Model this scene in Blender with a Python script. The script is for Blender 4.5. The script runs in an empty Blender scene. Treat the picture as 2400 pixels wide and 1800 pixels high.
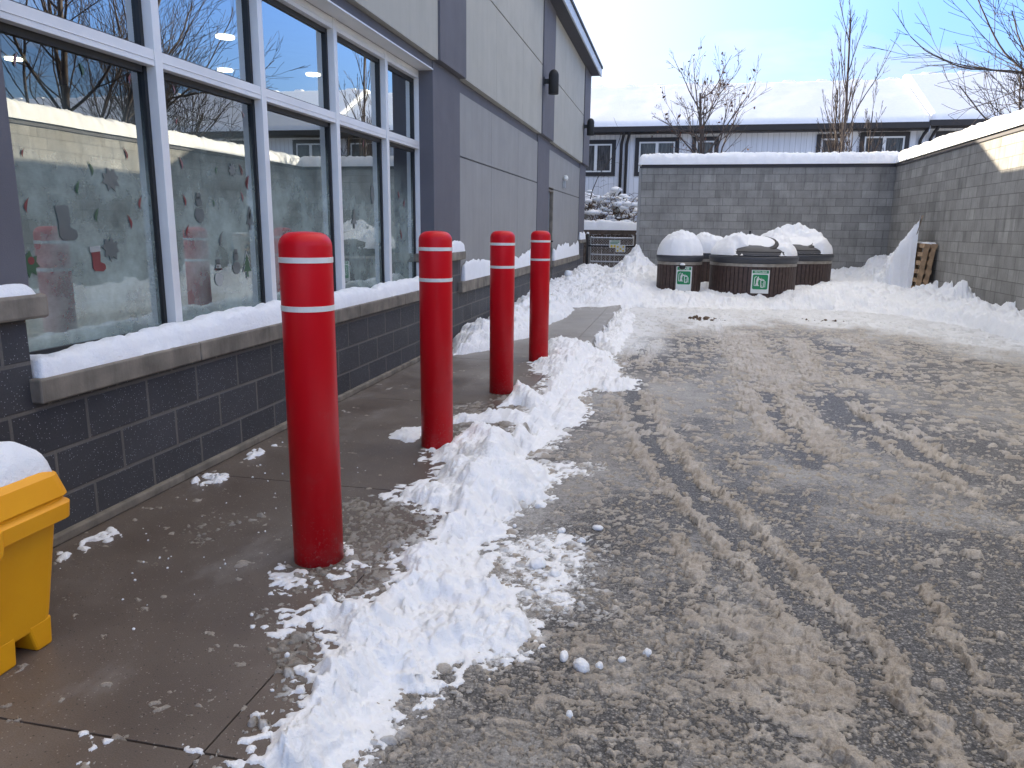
import bpy, bmesh, math, random
import numpy as np
from mathutils import Vector, Matrix

SC = bpy.context.scene
COL = SC.collection

# ------------------------------------------------------------------ camera
cam_d = bpy.data.cameras.new('camera')
cam_d.sensor_width = 36.0
cam_d.lens = 26.30
cam_d.clip_start = 0.05
cam_d.clip_end = 2000
cam = bpy.data.objects.new('camera', cam_d)
COL.objects.link(cam)
RGT = (0.977534, 0.210464, 0.011491)
UPV = (-0.053962, 0.197190, 0.978879)
FWD = (-0.203753, 0.957508, -0.204117)
EYE = (0.0, 0.0, 1.36)
cam.matrix_world = Matrix(((RGT[0], UPV[0], -FWD[0], EYE[0]),
                           (RGT[1], UPV[1], -FWD[1], EYE[1]),
                           (RGT[2], UPV[2], -FWD[2], EYE[2]),
                           (0, 0, 0, 1)))
SC.camera = cam

# ------------------------------------------------------------------ light
SUN_AZ, SUN_EL = 48.0, 18.5           # degrees left of +Y, above the horizon
world = bpy.data.worlds.new('World')
SC.world = world
world.use_nodes = True
wn = world.node_tree
bg = wn.nodes['Background']
bg.inputs['Strength'].default_value = 0.10
sky = wn.nodes.new('ShaderNodeTexSky')
sky.sky_type = 'NISHITA'
sky.sun_disc = False
sky.sun_elevation = math.radians(SUN_EL)
sky.sun_rotation = math.radians(-SUN_AZ)
sky.air_density = 1.0
sky.dust_density = 0.6
sky.ozone_density = 2.0
# low sky clear and blue, drifting clouds in it, and a high thin overcast towards the zenith
def wnode(t):
    return wn.nodes.new(t)
def wramp(src, stops):
    r = wnode('ShaderNodeValToRGB')
    e = r.color_ramp.elements
    while len(e) < len(stops):
        e.new(0.5)
    for el, (p_, c_) in zip(e, stops):
        el.position = p_
        el.color = (*c_, 1) if hasattr(c_, '__len__') else (c_, c_, c_, 1)
    wn.links.new(src, r.inputs['Fac'])
    return r.outputs['Color']
def wmix(f, a_, b_, mode='MIX'):
    m_ = wnode('ShaderNodeMix'); m_.data_type = 'RGBA'; m_.blend_type = mode
    for i_, v_ in ((0, f), (6, a_), (7, b_)):
        if isinstance(v_, bpy.types.NodeSocket):
            wn.links.new(v_, m_.inputs[i_])
        elif i_ == 0:
            m_.inputs[0].default_value = v_
        else:
            m_.inputs[i_].default_value = (*v_, 1)
    return m_.outputs[2]
w_tc = wnode('ShaderNodeTexCoord')
w_sp = wnode('ShaderNodeSeparateXYZ')
wn.links.new(w_tc.outputs['Generated'], w_sp.inputs[0])
elev = w_sp.outputs['Z']
clear = wmix(1.0, sky.outputs['Color'], wramp(elev, [(0.0, (.18, .195, .235)), (0.14, (.19, .22, .295)), (0.32, (.27, .345, .52)), (0.48, (.34, .42, .60)), (0.7, (.8, .8, .8))]), 'MULTIPLY')
w_map = wnode('ShaderNodeMapping')
w_map.inputs['Scale'].default_value = (1.0, 1.0, 3.4)
w_map.inputs['Location'].default_value = (0.35, 0.1, 0.0)
wn.links.new(w_tc.outputs['Generated'], w_map.inputs['Vector'])
w_no = wnode('ShaderNodeTexNoise')
w_no.inputs['Scale'].default_value = 3.1
w_no.inputs['Detail'].default_value = 7.0
w_no.inputs['Roughness'].default_value = 0.52
wn.links.new(w_map.outputs['Vector'], w_no.inputs['Vector'])
low = wmix(wramp(w_no.outputs['Fac'], [(0.53, 0.0), (0.70, 0.85)]), clear, (.98, 1.0, 1.05))
# the overcast is brighter on the side of the sun
toward = wnode('ShaderNodeMapRange')
toward.inputs['From Min'].default_value = -1.0; toward.inputs['From Max'].default_value = 1.0
wn.links.new(w_sp.outputs['Y'], toward.inputs['Value'])
veil = wramp(toward.outputs[0], [(0.0, (1.10, 1.0, .89)), (0.5, (1.95, 1.78, 1.58)), (1.0, (2.65, 2.44, 2.20))])
high = wmix(wramp(elev, [(0.46, 0.0), (0.74, 0.9)]), low, veil)
# milky glare round the sun
w_dot = wnode('ShaderNodeVectorMath'); w_dot.operation = 'DOT_PRODUCT'
wn.links.new(w_tc.outputs['Generated'], w_dot.inputs[0])
w_dot.inputs[1].default_value = (-math.sin(math.radians(SUN_AZ)) * math.cos(math.radians(SUN_EL)), math.cos(math.radians(SUN_AZ)) * math.cos(math.radians(SUN_EL)), math.sin(math.radians(SUN_EL)))
glare = wmix(wramp(w_dot.outputs['Value'], [(0.50, 0.0), (0.66, .35), (0.80, .9), (1.0, 1.0)]), high, (1.25, 1.27, 1.32))
wn.links.new(glare, bg.inputs['Color'])

sa, se = math.radians(SUN_AZ), math.radians(SUN_EL)
SUND = Vector((-math.sin(sa) * math.cos(se), math.cos(sa) * math.cos(se), math.sin(se)))
sun_d = bpy.data.lights.new('sun', 'SUN')
sun_d.energy = 2.0
sun_d.angle = math.radians(0.5)
sun_d.color = (1.0, 0.86, 0.66)
sun = bpy.data.objects.new('sun', sun_d)
COL.objects.link(sun)
sun.rotation_euler = SUND.to_track_quat('Z', 'Y').to_euler()
sun.location = (-30, 30, 30)

SC.view_settings.view_transform = 'Standard'
SC.view_settings.look = 'None'
SC.view_settings.exposure = 3.22
SC.view_settings.gamma = 1.0
SC.view_settings.use_curve_mapping = False
SC.cycles.max_bounces = 8
SC.cycles.transparent_max_bounces = 16

# ------------------------------------------------------------------ noise (numpy)
def _hash(ix, iy, seed):
    h = (ix.astype(np.int64) * 374761393 + iy.astype(np.int64) * 668265263 + seed * 1442695041) & 0xFFFFFFFF
    h = ((h ^ (h >> 13)) * 1274126177) & 0xFFFFFFFF
    h = h ^ (h >> 16)
    return (h & 0xFFFF).astype(np.float32) / 65535.0

def vnoise(x, y, seed=0):
    ix = np.floor(x); iy = np.floor(y)
    fx = (x - ix).astype(np.float32); fy = (y - iy).astype(np.float32)
    ix = ix.astype(np.int64); iy = iy.astype(np.int64)
    fx = fx * fx * fx * (fx * (fx * 6 - 15) + 10); fy = fy * fy * fy * (fy * (fy * 6 - 15) + 10)
    a = _hash(ix, iy, seed); b = _hash(ix + 1, iy, seed)
    c = _hash(ix, iy + 1, seed); d = _hash(ix + 1, iy + 1, seed)
    return a + (b - a) * fx + (c - a) * fy + (a - b - c + d) * fx * fy

def fbm(x, y, seed=0, octv=4, gain=0.5):
    s = 0; a = 1.0; t = 0
    for o in range(octv):
        s = s + a * vnoise(x * 2 ** o + 17.3 * o, y * 2 ** o - 9.1 * o, seed + o * 31)
        t += a; a *= gain
    return s / t                                         # about 0..1, mean 0.5

def lumps(x, y, cell, dens, seed, ex=1.0):
    """rounded clods, one per jittered cell, present where dens is high; height in units of cell"""
    X = x / (cell * ex); Y = y / cell
    ix = np.floor(X).astype(np.int64); iy = np.floor(Y).astype(np.int64)
    best = np.zeros_like(X, dtype=np.float32)
    for ddx in (-1, 0, 1):
        for ddy in (-1, 0, 1):
            cx = ix + ddx; cy = iy + ddy
            px = cx + 0.15 + 0.7 * _hash(cx, cy, seed); py = cy + 0.15 + 0.7 * _hash(cx, cy, seed + 5)
            r = 0.30 + 0.42 * _hash(cx, cy, seed + 9)
            on = _hash(cx, cy, seed + 13) < dens
            q = ((X - px) ** 2 + (Y - py) ** 2) / (r * r)
            h = np.where(on & (q < 1), r * np.sqrt(np.clip(1 - q, 0, 1)), 0)
            best = np.maximum(best, h.astype(np.float32))
    return best

def sstep(a, b, x):
    t = np.clip((x - a) / (b - a), 0, 1)
    return t * t * (3 - 2 * t)

def poly_sd(x, y, poly):
    """signed distance, positive inside"""
    p = np.array(poly, dtype=np.float32)
    d = np.full(x.shape, 1e9, np.float32); ins = np.zeros(x.shape, bool)
    n = len(p)
    for i in range(n):
        a = p[i]; b = p[(i + 1) % n]
        ex, ey = b - a
        L = ex * ex + ey * ey + 1e-12
        t = np.clip(((x - a[0]) * ex + (y - a[1]) * ey) / L, 0, 1)
        d = np.minimum(d, (x - a[0] - t * ex) ** 2 + (y - a[1] - t * ey) ** 2)
        if abs(ey) > 1e-9:
            c = ((a[1] > y) != (b[1] > y)) & (x < ex * (y - a[1]) / ey + a[0])
            ins ^= c
    d = np.sqrt(d)
    return np.where(ins, d, -d)

def line_d(x, y, pts):
    d = np.full(x.shape, 1e9, np.float32)
    for a, b in zip(pts[:-1], pts[1:]):
        ex, ey = b[0] - a[0], b[1] - a[1]
        L = ex * ex + ey * ey + 1e-12
        t = np.clip(((x - a[0]) * ex + (y - a[1]) * ey) / L, 0, 1)
        d = np.minimum(d, (x - a[0] - t * ex) ** 2 + (y - a[1] - t * ey) ** 2)
    return np.sqrt(d)

# ------------------------------------------------------------------ materials
def new_mat(name):
    m = bpy.data.materials.new(name)
    m.use_nodes = True
    nt = m.node_tree
    p = nt.nodes['Principled BSDF']
    return m, nt, p

def nd(nt, t):
    return nt.nodes.new(t)

def coords(nt, kind='Object', scale=(1, 1, 1)):
    tc = nd(nt, 'ShaderNodeTexCoord')
    mp = nd(nt, 'ShaderNodeMapping')
    mp.inputs['Scale'].default_value = scale
    nt.links.new(tc.outputs[kind], mp.inputs['Vector'])
    return mp.outputs['Vector']

def noise(nt, vec, scale, detail=4.0, rough=0.55):
    n = nd(nt, 'ShaderNodeTexNoise')
    n.inputs['Scale'].default_value = scale
    n.inputs['Detail'].default_value = detail
    n.inputs['Roughness'].default_value = rough
    nt.links.new(vec, n.inputs['Vector'])
    return n.outputs['Fac']

def ramp(nt, fac, stops):
    r = nd(nt, 'ShaderNodeValToRGB')
    e = r.color_ramp.elements
    while len(e) < len(stops):
        e.new(0.5)
    for el, (pos, c) in zip(e, stops):
        el.position = pos
        el.color = (*c, 1) if hasattr(c, '__len__') else (c, c, c, 1)
    nt.links.new(fac, r.inputs['Fac'])
    return r.outputs['Color']

def mixc(nt, fac, a, b, mode='MIX'):
    m = nd(nt, 'ShaderNodeMix')
    m.data_type = 'RGBA'
    m.blend_type = mode
    for i, v in ((0, fac), (6, a), (7, b)):
        if isinstance(v, bpy.types.NodeSocket):
            nt.links.new(v, m.inputs[i])
        elif i == 0:
            m.inputs[i].default_value = v
        else:
            m.inputs[i].default_value = (*v, 1)
    return m.outputs[2]

def math_n(nt, op, a, b=None):
    m = nd(nt, 'ShaderNodeMath')
    m.operation = op
    for i, v in enumerate((a, b)):
        if v is None:
            continue
        if isinstance(v, bpy.types.NodeSocket):
            nt.links.new(v, m.inputs[i])
        else:
            m.inputs[i].default_value = v
    return m.outputs[0]

def bump(nt, p, height, strength=0.3, dist=0.01, normal=None):
    b = nd(nt, 'ShaderNodeBump')
    b.inputs['Strength'].default_value = strength
    b.inputs['Distance'].default_value = dist
    nt.links.new(height, b.inputs['Height'])
    if normal is not None:
        nt.links.new(normal, b.inputs['Normal'])
    nt.links.new(b.outputs['Normal'], p.inputs['Normal'])
    return b.outputs['Normal']

def attr(nt, name):
    a = nd(nt, 'ShaderNodeAttribute')
    a.attribute_name = name
    return a.outputs['Fac']

def simple(name, base, rough=0.5, metal=0.0, var=0.12, scale=6.0, bmp=0.0, bscale=60.0, coat=0.0, bdist=0.004, streak=0.0):
    """one colour broken up by two sizes of noise"""
    m, nt, p = new_mat(name)
    v = coords(nt)
    f = noise(nt, v, scale, 6)
    lo = tuple(c * (1 - var) for c in base); hi = tuple(min(1, c * (1 + var)) for c in base)
    c = ramp(nt, f, [(0.3, lo), (0.7, hi)])
    if streak:
        sv = coords(nt, scale=(3.2, 3.2, .22))
        c = mixc(nt, 1.0, c, ramp(nt, noise(nt, sv, 2.6, 7, .65), [(.32, 1 - streak), (.55, 1.0), (.75, 1 + streak * .5)]), 'MULTIPLY')
    nt.links.new(c, p.inputs['Base Color'])
    p.inputs['Roughness'].default_value = rough
    p.inputs['Metallic'].default_value = metal
    p.inputs['Coat Weight'].default_value = coat
    if bmp:
        bump(nt, p, noise(nt, v, bscale, 5, 0.6), bmp, bdist)
    return m

def snow_mat(name, tint=(0.90, 0.92, 0.95), gritty=0.0, fine=1.0):
    m, nt, p = new_mat(name)
    v = coords(nt)
    n1 = noise(nt, v, 9.0, 6, 0.6)
    c = ramp(nt, n1, [(0.3, tuple(t * 0.94 for t in tint)), (0.7, tint)])
    if gritty:
        g = noise(nt, v, 26.0, 8, 0.7)
        gm = ramp(nt, g, [(0.62, 0.0), (0.74, 1.0)])
        c = mixc(nt, math_n(nt, 'MULTIPLY', gm, gritty), c, (0.40, 0.34, 0.27))
    nt.links.new(c, p.inputs['Base Color'])
    p.inputs['Roughness'].default_value = 0.75
    p.inputs['Specular IOR Level'].default_value = 0.25
    p.inputs['Subsurface Weight'].default_value = 0.15
    p.inputs['Subsurface Radius'].default_value = (0.03, 0.035, 0.045)
    p.inputs['Subsurface Scale'].default_value = 0.6
    n2 = noise(nt, v, 45.0 * fine, 5, 0.65)
    n3 = noise(nt, v, 260.0 * fine, 3, 0.6)
    h = math_n(nt, 'ADD', n2, math_n(nt, 'MULTIPLY', n3, 0.35))
    bump(nt, p, h, 0.75, 0.014)
    return m

# ------------------------------------------------------------------ mesh building
class MB:
    def __init__(s):
        s.v = []; s.f = []
    def add(s, vs, fs):
        o = len(s.v)
        s.v += [tuple(map(float, q)) for q in vs]
        s.f += [tuple(i + o for i in f) for f in fs]
        return s
    def box(s, x0, x1, y0, y1, z0, z1):
        return s.add([(x0, y0, z0), (x1, y0, z0), (x1, y1, z0), (x0, y1, z0), (x0, y0, z1), (x1, y0, z1), (x1, y1, z1), (x0, y1, z1)],
                     [(0, 3, 2, 1), (4, 5, 6, 7), (0, 1, 5, 4), (1, 2, 6, 5), (2, 3, 7, 6), (3, 0, 4, 7)])
    def prism(s, pts, axis, a, b):
        """closed outline (2-D) pushed along an axis from a to b"""
        n = len(pts)
        def mk(p, t):
            return {'x': (t, p[0], p[1]), 'y': (p[0], t, p[1]), 'z': (p[0], p[1], t)}[axis]
        vs = [mk(p, a) for p in pts] + [mk(p, b) for p in pts]
        fs = [tuple(range(n - 1, -1, -1)), tuple(range(n, 2 * n))] + [(i, (i + 1) % n, (i + 1) % n + n, i + n) for i in range(n)]
        return s.add(vs, fs)
    def tube(s, pts, rad, n=6, cap=True):
        """a tube through points; rad is one radius or one per point"""
        P = [Vector(q) for q in pts]
        R = rad if hasattr(rad, '__len__') else [rad] * len(P)
        vs = []; fs = []
        t0 = (P[1] - P[0]).normalized()
        up = Vector((0, 0, 1)) if abs(t0.z) < 0.9 else Vector((1, 0, 0))
        u = t0.cross(up).normalized()
        for i, p in enumerate(P):
            t = (P[min(i + 1, len(P) - 1)] - P[max(i - 1, 0)]).normalized()
            u = (u - t * u.dot(t)).normalized()
            w = t.cross(u)
            for k in range(n):
                a = 2 * math.pi * k / n
                vs.append(p + (u * math.cos(a) + w * math.sin(a)) * R[i])
        for i in range(len(P) - 1):
            for k in range(n):
                a = i * n + k; b = i * n + (k + 1) % n
                fs.append((a, b, b + n, a + n))
        if cap:
            fs.append(tuple(range(n - 1, -1, -1))); fs.append(tuple(range((len(P) - 1) * n, len(P) * n)))
        return s.add(vs, fs)
    def lathe(s, prof, cx=0, cy=0, n=40, cap=True):
        vs = []; fs = []
        for r, z in prof:
            for k in range(n):
                a = 2 * math.pi * k / n
                vs.append((cx + r * math.cos(a), cy + r * math.sin(a), z))
        for i in range(len(prof) - 1):
            for k in range(n):
                a = i * n + k; b = i * n + (k + 1) % n
                fs.append((a, b, b + n, a + n))
        if cap:
            fs.append(tuple(range(n - 1, -1, -1))); fs.append(tuple(range((len(prof) - 1) * n, len(prof) * n)))
        return s.add(vs, fs)
    def build(s, name, mat, parent=None, bevel=0.0, smooth=False, seg=2):
        off = Vector((0, 0, 0))
        if parent is not None:
            off = WORLD_AT[parent.name]
        me = bpy.data.meshes.new(name)
        me.from_pydata([(x - off.x, y - off.y, z - off.z) for x, y, z in s.v], [], s.f)
        me.update()
        return _link(name, me, mat, parent, bevel, smooth, seg)

WORLD_AT = {}

def _link(name, me, mat, parent=None, bevel=0.0, smooth=False, seg=2):
    o = bpy.data.objects.new(name, me)
    COL.objects.link(o)
    if mat is not None:
        me.materials.append(mat)
    if parent is not None:
        o.parent = parent
        WORLD_AT[o.name] = WORLD_AT[parent.name].copy()
    else:
        WORLD_AT[o.name] = Vector((0, 0, 0))
    if smooth:
        me.polygons.foreach_set('use_smooth', [True] * len(me.polygons))
    if bevel:
        b = o.modifiers.new('bevel', 'BEVEL')
        b.width = bevel; b.segments = seg; b.limit_method = 'ANGLE'; b.angle_limit = math.radians(40)
    return o

def tag(o, label=None, cat=None, group=None, kind=None):
    if label: o['label'] = label
    if cat: o['category'] = cat
    if group: o['group'] = group
    if kind: o['kind'] = kind
    return o

def thing(name, loc, label, cat, group=None):
    o = bpy.data.objects.new(name, None)
    COL.objects.link(o)
    o.location = loc
    o.empty_display_size = 0.2
    WORLD_AT[o.name] = Vector(loc)
    return tag(o, label, cat, group)

def grid_obj(name, X, Y, Z, mat, keep=None, attrs=None, parent=None, smooth=True):
    """2-D arrays to a quad sheet; keep = faces kept"""
    nr, nc = X.shape
    idx = np.arange(nr * nc).reshape(nr, nc)
    q = np.stack([idx[:-1, :-1], idx[:-1, 1:], idx[1:, 1:], idx[1:, :-1]], -1)
    if keep is not None:
        kf = keep[:-1, :-1] | keep[:-1, 1:] | keep[1:, 1:] | keep[1:, :-1]
        q = q[kf]
    q = q.reshape(-1, 4)
    used = np.zeros(nr * nc, bool); used[q.ravel()] = True
    remap = np.cumsum(used) - 1
    q = remap[q].astype(np.int32)
    co = np.stack([X.ravel(), Y.ravel(), Z.ravel()], -1)[used].astype(np.float32)
    me = bpy.data.meshes.new(name)
    me.vertices.add(len(co)); me.vertices.foreach_set('co', co.ravel())
    me.loops.add(q.size); me.loops.foreach_set('vertex_index', q.ravel())
    me.polygons.add(len(q)); me.polygons.foreach_set('loop_start', np.arange(0, q.size, 4, dtype=np.int32))
    try:
        me.polygons.foreach_set('loop_total', np.full(len(q), 4, np.int32))
    except Exception:
        pass
    me.update(calc_edges=True)
    if smooth:
        me.polygons.foreach_set('use_smooth', np.ones(len(q), bool))
    for k, a in (attrs or {}).items():
        at = me.attributes.new(k, 'FLOAT', 'POINT')
        at.data.foreach_set('value', a.ravel()[used].astype(np.float32))
    return _link(name, me, mat, parent)

def snow_cap(name, x0, x1, y0, y1, z, h, seed, mat, label, ov=0.02, step=0.03, rough=0.25, rad=None, zfun=None, hfun=None, cat=None):
    """a pillow of settled snow lying on a rectangle"""
    nx = max(8, int((x1 - x0) / step)); ny = max(8, int((y1 - y0) / step))
    nx, ny = min(nx, 900), min(ny, 900)
    xs = np.linspace(x0 - ov, x1 + ov, nx); ys = np.linspace(y0 - ov, y1 + ov, ny)
    X, Y = np.meshgrid(xs, ys)
    jx = (fbm(X * 5, Y * 5, seed + 3, 4) - .5) * 2 * min(0.04, 0.35 * h, .45 * (rad or h))
    e = np.minimum(np.minimum(X - (x0 - ov), (x1 + ov) - X), np.minimum(Y - (y0 - ov), (y1 + ov) - Y))
    r = rad or h * 0.8
    t = np.clip((e + np.where(e < r, jx, 0)) / r, 0, 1)
    prof = np.sqrt(np.clip(1 - (1 - t) ** 2, 0, 1))
    n = fbm(X * 2.2, Y * 2.2, seed, 4); n2 = fbm(X * 14, Y * 14, seed + 8, 3)
    H = h * (1 - rough + 2 * rough * n)
    if hfun is not None:
        H = H * hfun(X, Y)
    Z = H * prof + (n2 - .5) * 0.12 * h * prof * 2
    zb = zfun(X, Y) if zfun is not None else z
    Z = zb + np.where(e <= 1e-6, -0.004, Z)
    o = grid_obj(name, X, Y, Z, mat)
    return tag(o, label, cat or 'snow', None, 'stuff')

# survey: outlines of the snow and lines of the slush ridges on the ground (metres)
SNOW_OUTLINES = {'A':[(-0.976,1.518),(-1.009,1.639),(-0.978,1.745),(-0.971,1.794),(-0.978,1.905),(-1.04,1.918),(-0.991,1.991),(-1.005,2.084),(-1.053,2.123),(-1.141,2.21),(-1.205,2.181),(-1.244,2.138),(-1.246,2.2),(-1.209,2.252),(-1.178,2.319),(-1.075,2.343),(-0.993,2.441),(-0.98,2.493),(-0.987,2.649),(-1.059,2.746),(-1.027,2.834),(-0.989,2.973),(-0.983,3.138),(-1.017,3.283),(-1.158,3.358),(-1.358,3.455),(-1.338,3.553),(-1.232,3.611),(-1.208,3.75),(-1.247,4.033),(-1.426,4.15),(-1.38,4.291),(-1.357,4.528),(-1.298,4.718),(-1.208,4.82),(-1.041,4.658),(-0.942,4.586),(-0.79,4.353),(-0.641,4.225),(-0.652,4.068),(-0.703,4.018),(-0.596,3.869),(-0.698,3.744),(-0.763,3.728),(-0.779,3.598),(-0.795,3.476),(-0.72,3.33),(-0.776,3.264),(-0.825,3.105),(-0.784,3.022),(-0.71,2.953),(-0.737,2.843),(-0.656,2.803),(-0.554,2.734),(-0.564,2.625),(-0.48,2.531),(-0.469,2.398),(-0.5,2.334),(-0.547,2.282),(-0.609,2.267),(-0.684,2.223),(-0.735,2.198),(-0.735,2.111),(-0.668,2.078),(-0.709,2.034),(-0.761,1.989),(-0.799,1.947),(-0.799,1.864),(-0.771,1.811),(-0.759,1.75),(-0.779,1.667),(-0.783,1.61),(-0.772,1.55)],'A2':[(-0.819,3.082),(-0.778,3.233),(-0.66,3.337),(-0.477,3.46),(-0.359,3.335),(-0.27,3.042),(-0.283,2.704),(-0.312,2.616),(-0.435,2.635),(-0.561,2.853),(-0.711,2.956)],'A3':[(-1.539,2.683),(-1.51,2.531),(-1.471,2.43),(-1.441,2.319),(-1.336,2.311),(-1.277,2.358),(-1.225,2.42),(-1.224,2.49),(-1.127,2.585),(-1.204,2.723),(-1.296,2.85),(-1.366,2.856),(-1.355,2.77),(-1.319,2.615),(-1.367,2.584),(-1.439,2.567)],'A4':[(-1.041,4.541),(-0.818,4.508),(-0.421,4.608),(-0.404,4.319),(-0.651,4.218),(-0.838,4.211)],'B':[(-0.994,4.647),(-0.986,4.967),(-0.993,5.456),(-0.959,5.745),(-0.996,6.125),(-1.057,6.549),(-1.096,7.041),(-1.105,7.745),(-1.119,8.438),(-0.973,9.129),(-0.673,8.72),(-0.547,7.901),(-0.462,7.495),(-0.482,7.05),(-0.638,7.06),(-0.753,6.976),(-0.841,6.702),(-0.763,6.4),(-0.656,5.976),(-0.685,5.781),(-0.8,5.679),(-0.848,5.494),(-0.738,5.206),(-0.777,4.91),(-0.839,4.711),(-0.924,4.591)],'C':[(-1.558,5.109),(-1.461,5.202),(-1.298,5.211),(-1.22,5.334),(-1.118,5.327),(-0.982,5.261),(-0.939,4.84),(-1.047,4.989),(-1.208,5.009),(-1.356,4.97),(-1.489,4.935)],'D':[(-1.35,6.369),(-1.221,6.262),(-1.058,5.994),(-0.928,5.555),(-0.913,5.279),(-1.002,5.499),(-1.128,5.576),(-1.275,5.463),(-1.292,5.725),(-1.276,5.978)],'D2':[(-1.267,4.644),(-1.225,4.767),(-1.082,4.803),(-0.988,4.716),(-0.912,4.526),(-1.035,4.597),(-1.185,4.611)],'E':[(-1.77,4.487),(-1.782,4.679),(-1.665,4.768),(-1.565,4.678),(-1.559,4.462),(-1.652,4.412)],'F':[(-1.492,8.848),(-1.292,9.267),(-0.986,8.996),(-0.676,8.751),(-0.525,8.047),(-0.529,7.507),(-0.471,7.178),(-0.327,7.329),(-0.344,6.896),(-0.528,6.746),(-0.733,6.789),(-0.785,6.393),(-0.658,5.832),(-0.67,5.5),(-0.761,5.343),(-0.87,5.42),(-1.013,5.956),(-1.088,6.857),(-1.283,7.019),(-1.345,7.474),(-1.258,7.894)],'G':[(-0.941,9.516),(-0.914,11.075),(-0.932,12.508),(-0.878,14.373),(-0.604,12.946),(-0.548,10.697),(-0.595,9.619),(-0.617,8.832)],'H':[(-2.306,7.633),(-2.576,8.592),(-2.67,9.111),(-2.535,9.767),(-2.554,10.457),(-2.932,13.698),(-2.629,13.802),(-2.702,16.347),(-2.539,16.406),(-2.09,14.307),(-1.788,13.202),(-1.616,12.725),(-1.608,11.553),(-1.702,10.913),(-1.751,10.524),(-1.772,9.237),(-1.886,8.928),(-2.007,8.152),(-2.222,7.761)],'W1':[(-2.324,2.298),(-2.481,2.466),(-2.476,2.515),(-2.474,2.598),(-2.458,2.689),(-2.454,2.781),(-2.325,2.721),(-2.343,2.647),(-2.349,2.562),(-2.365,2.51),(-2.371,2.416),(-2.35,2.377)],'W2':[(-2.462,3.327),(-2.489,3.493),(-2.439,3.572),(-2.341,3.538),(-2.343,3.424),(-2.41,3.34)],'W3':[(-2.436,3.816),(-2.49,4.019),(-2.43,4.034),(-2.361,3.941),(-2.357,3.795)],'W4':[(-2.439,4.125),(-2.436,4.221),(-2.381,4.187),(-2.354,4.1),(-2.398,4.065)],'W5':[(-1.799,1.54),(-1.735,1.547),(-1.638,1.535),(-1.513,1.534),(-1.389,1.531),(-1.242,1.526),(-1.117,1.528),(-1.105,1.51),(-1.225,1.503),(-1.376,1.498),(-1.4,1.405),(-1.437,1.397),(-1.474,1.497),(-1.621,1.502),(-1.764,1.506)],'SW1':[(-1.613,3.339),(-1.394,3.425),(-1.153,3.391),(-0.988,3.147),(-0.908,2.831),(-0.964,2.614),(-0.973,2.364),(-1.143,2.23),(-1.306,2.352),(-1.424,2.542),(-1.35,2.579),(-1.347,2.769),(-1.491,3.078)],'SW2':[(-1.274,2.111),(-1.126,2.146),(-1.013,1.963),(-1.008,1.785),(-1.048,1.62),(-1.083,1.477),(-1.157,1.46),(-1.128,1.584),(-1.118,1.738),(-1.135,1.864)],'SW3':[(-1.636,5.459),(-1.317,5.857),(-1.095,6.65),(-0.839,5.526),(-0.913,4.87),(-0.921,4.354),(-1.058,4.141),(-1.305,4.351),(-1.482,4.838)],'SW4':[(-1.423,2.225),(-1.334,2.246),(-1.274,2.139),(-1.367,2.118)],'SW5':[(-2.138,2.84),(-2.082,2.987),(-1.916,3.085),(-1.808,3.055),(-1.804,2.896),(-1.885,2.753),(-1.961,2.62)]}
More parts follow.
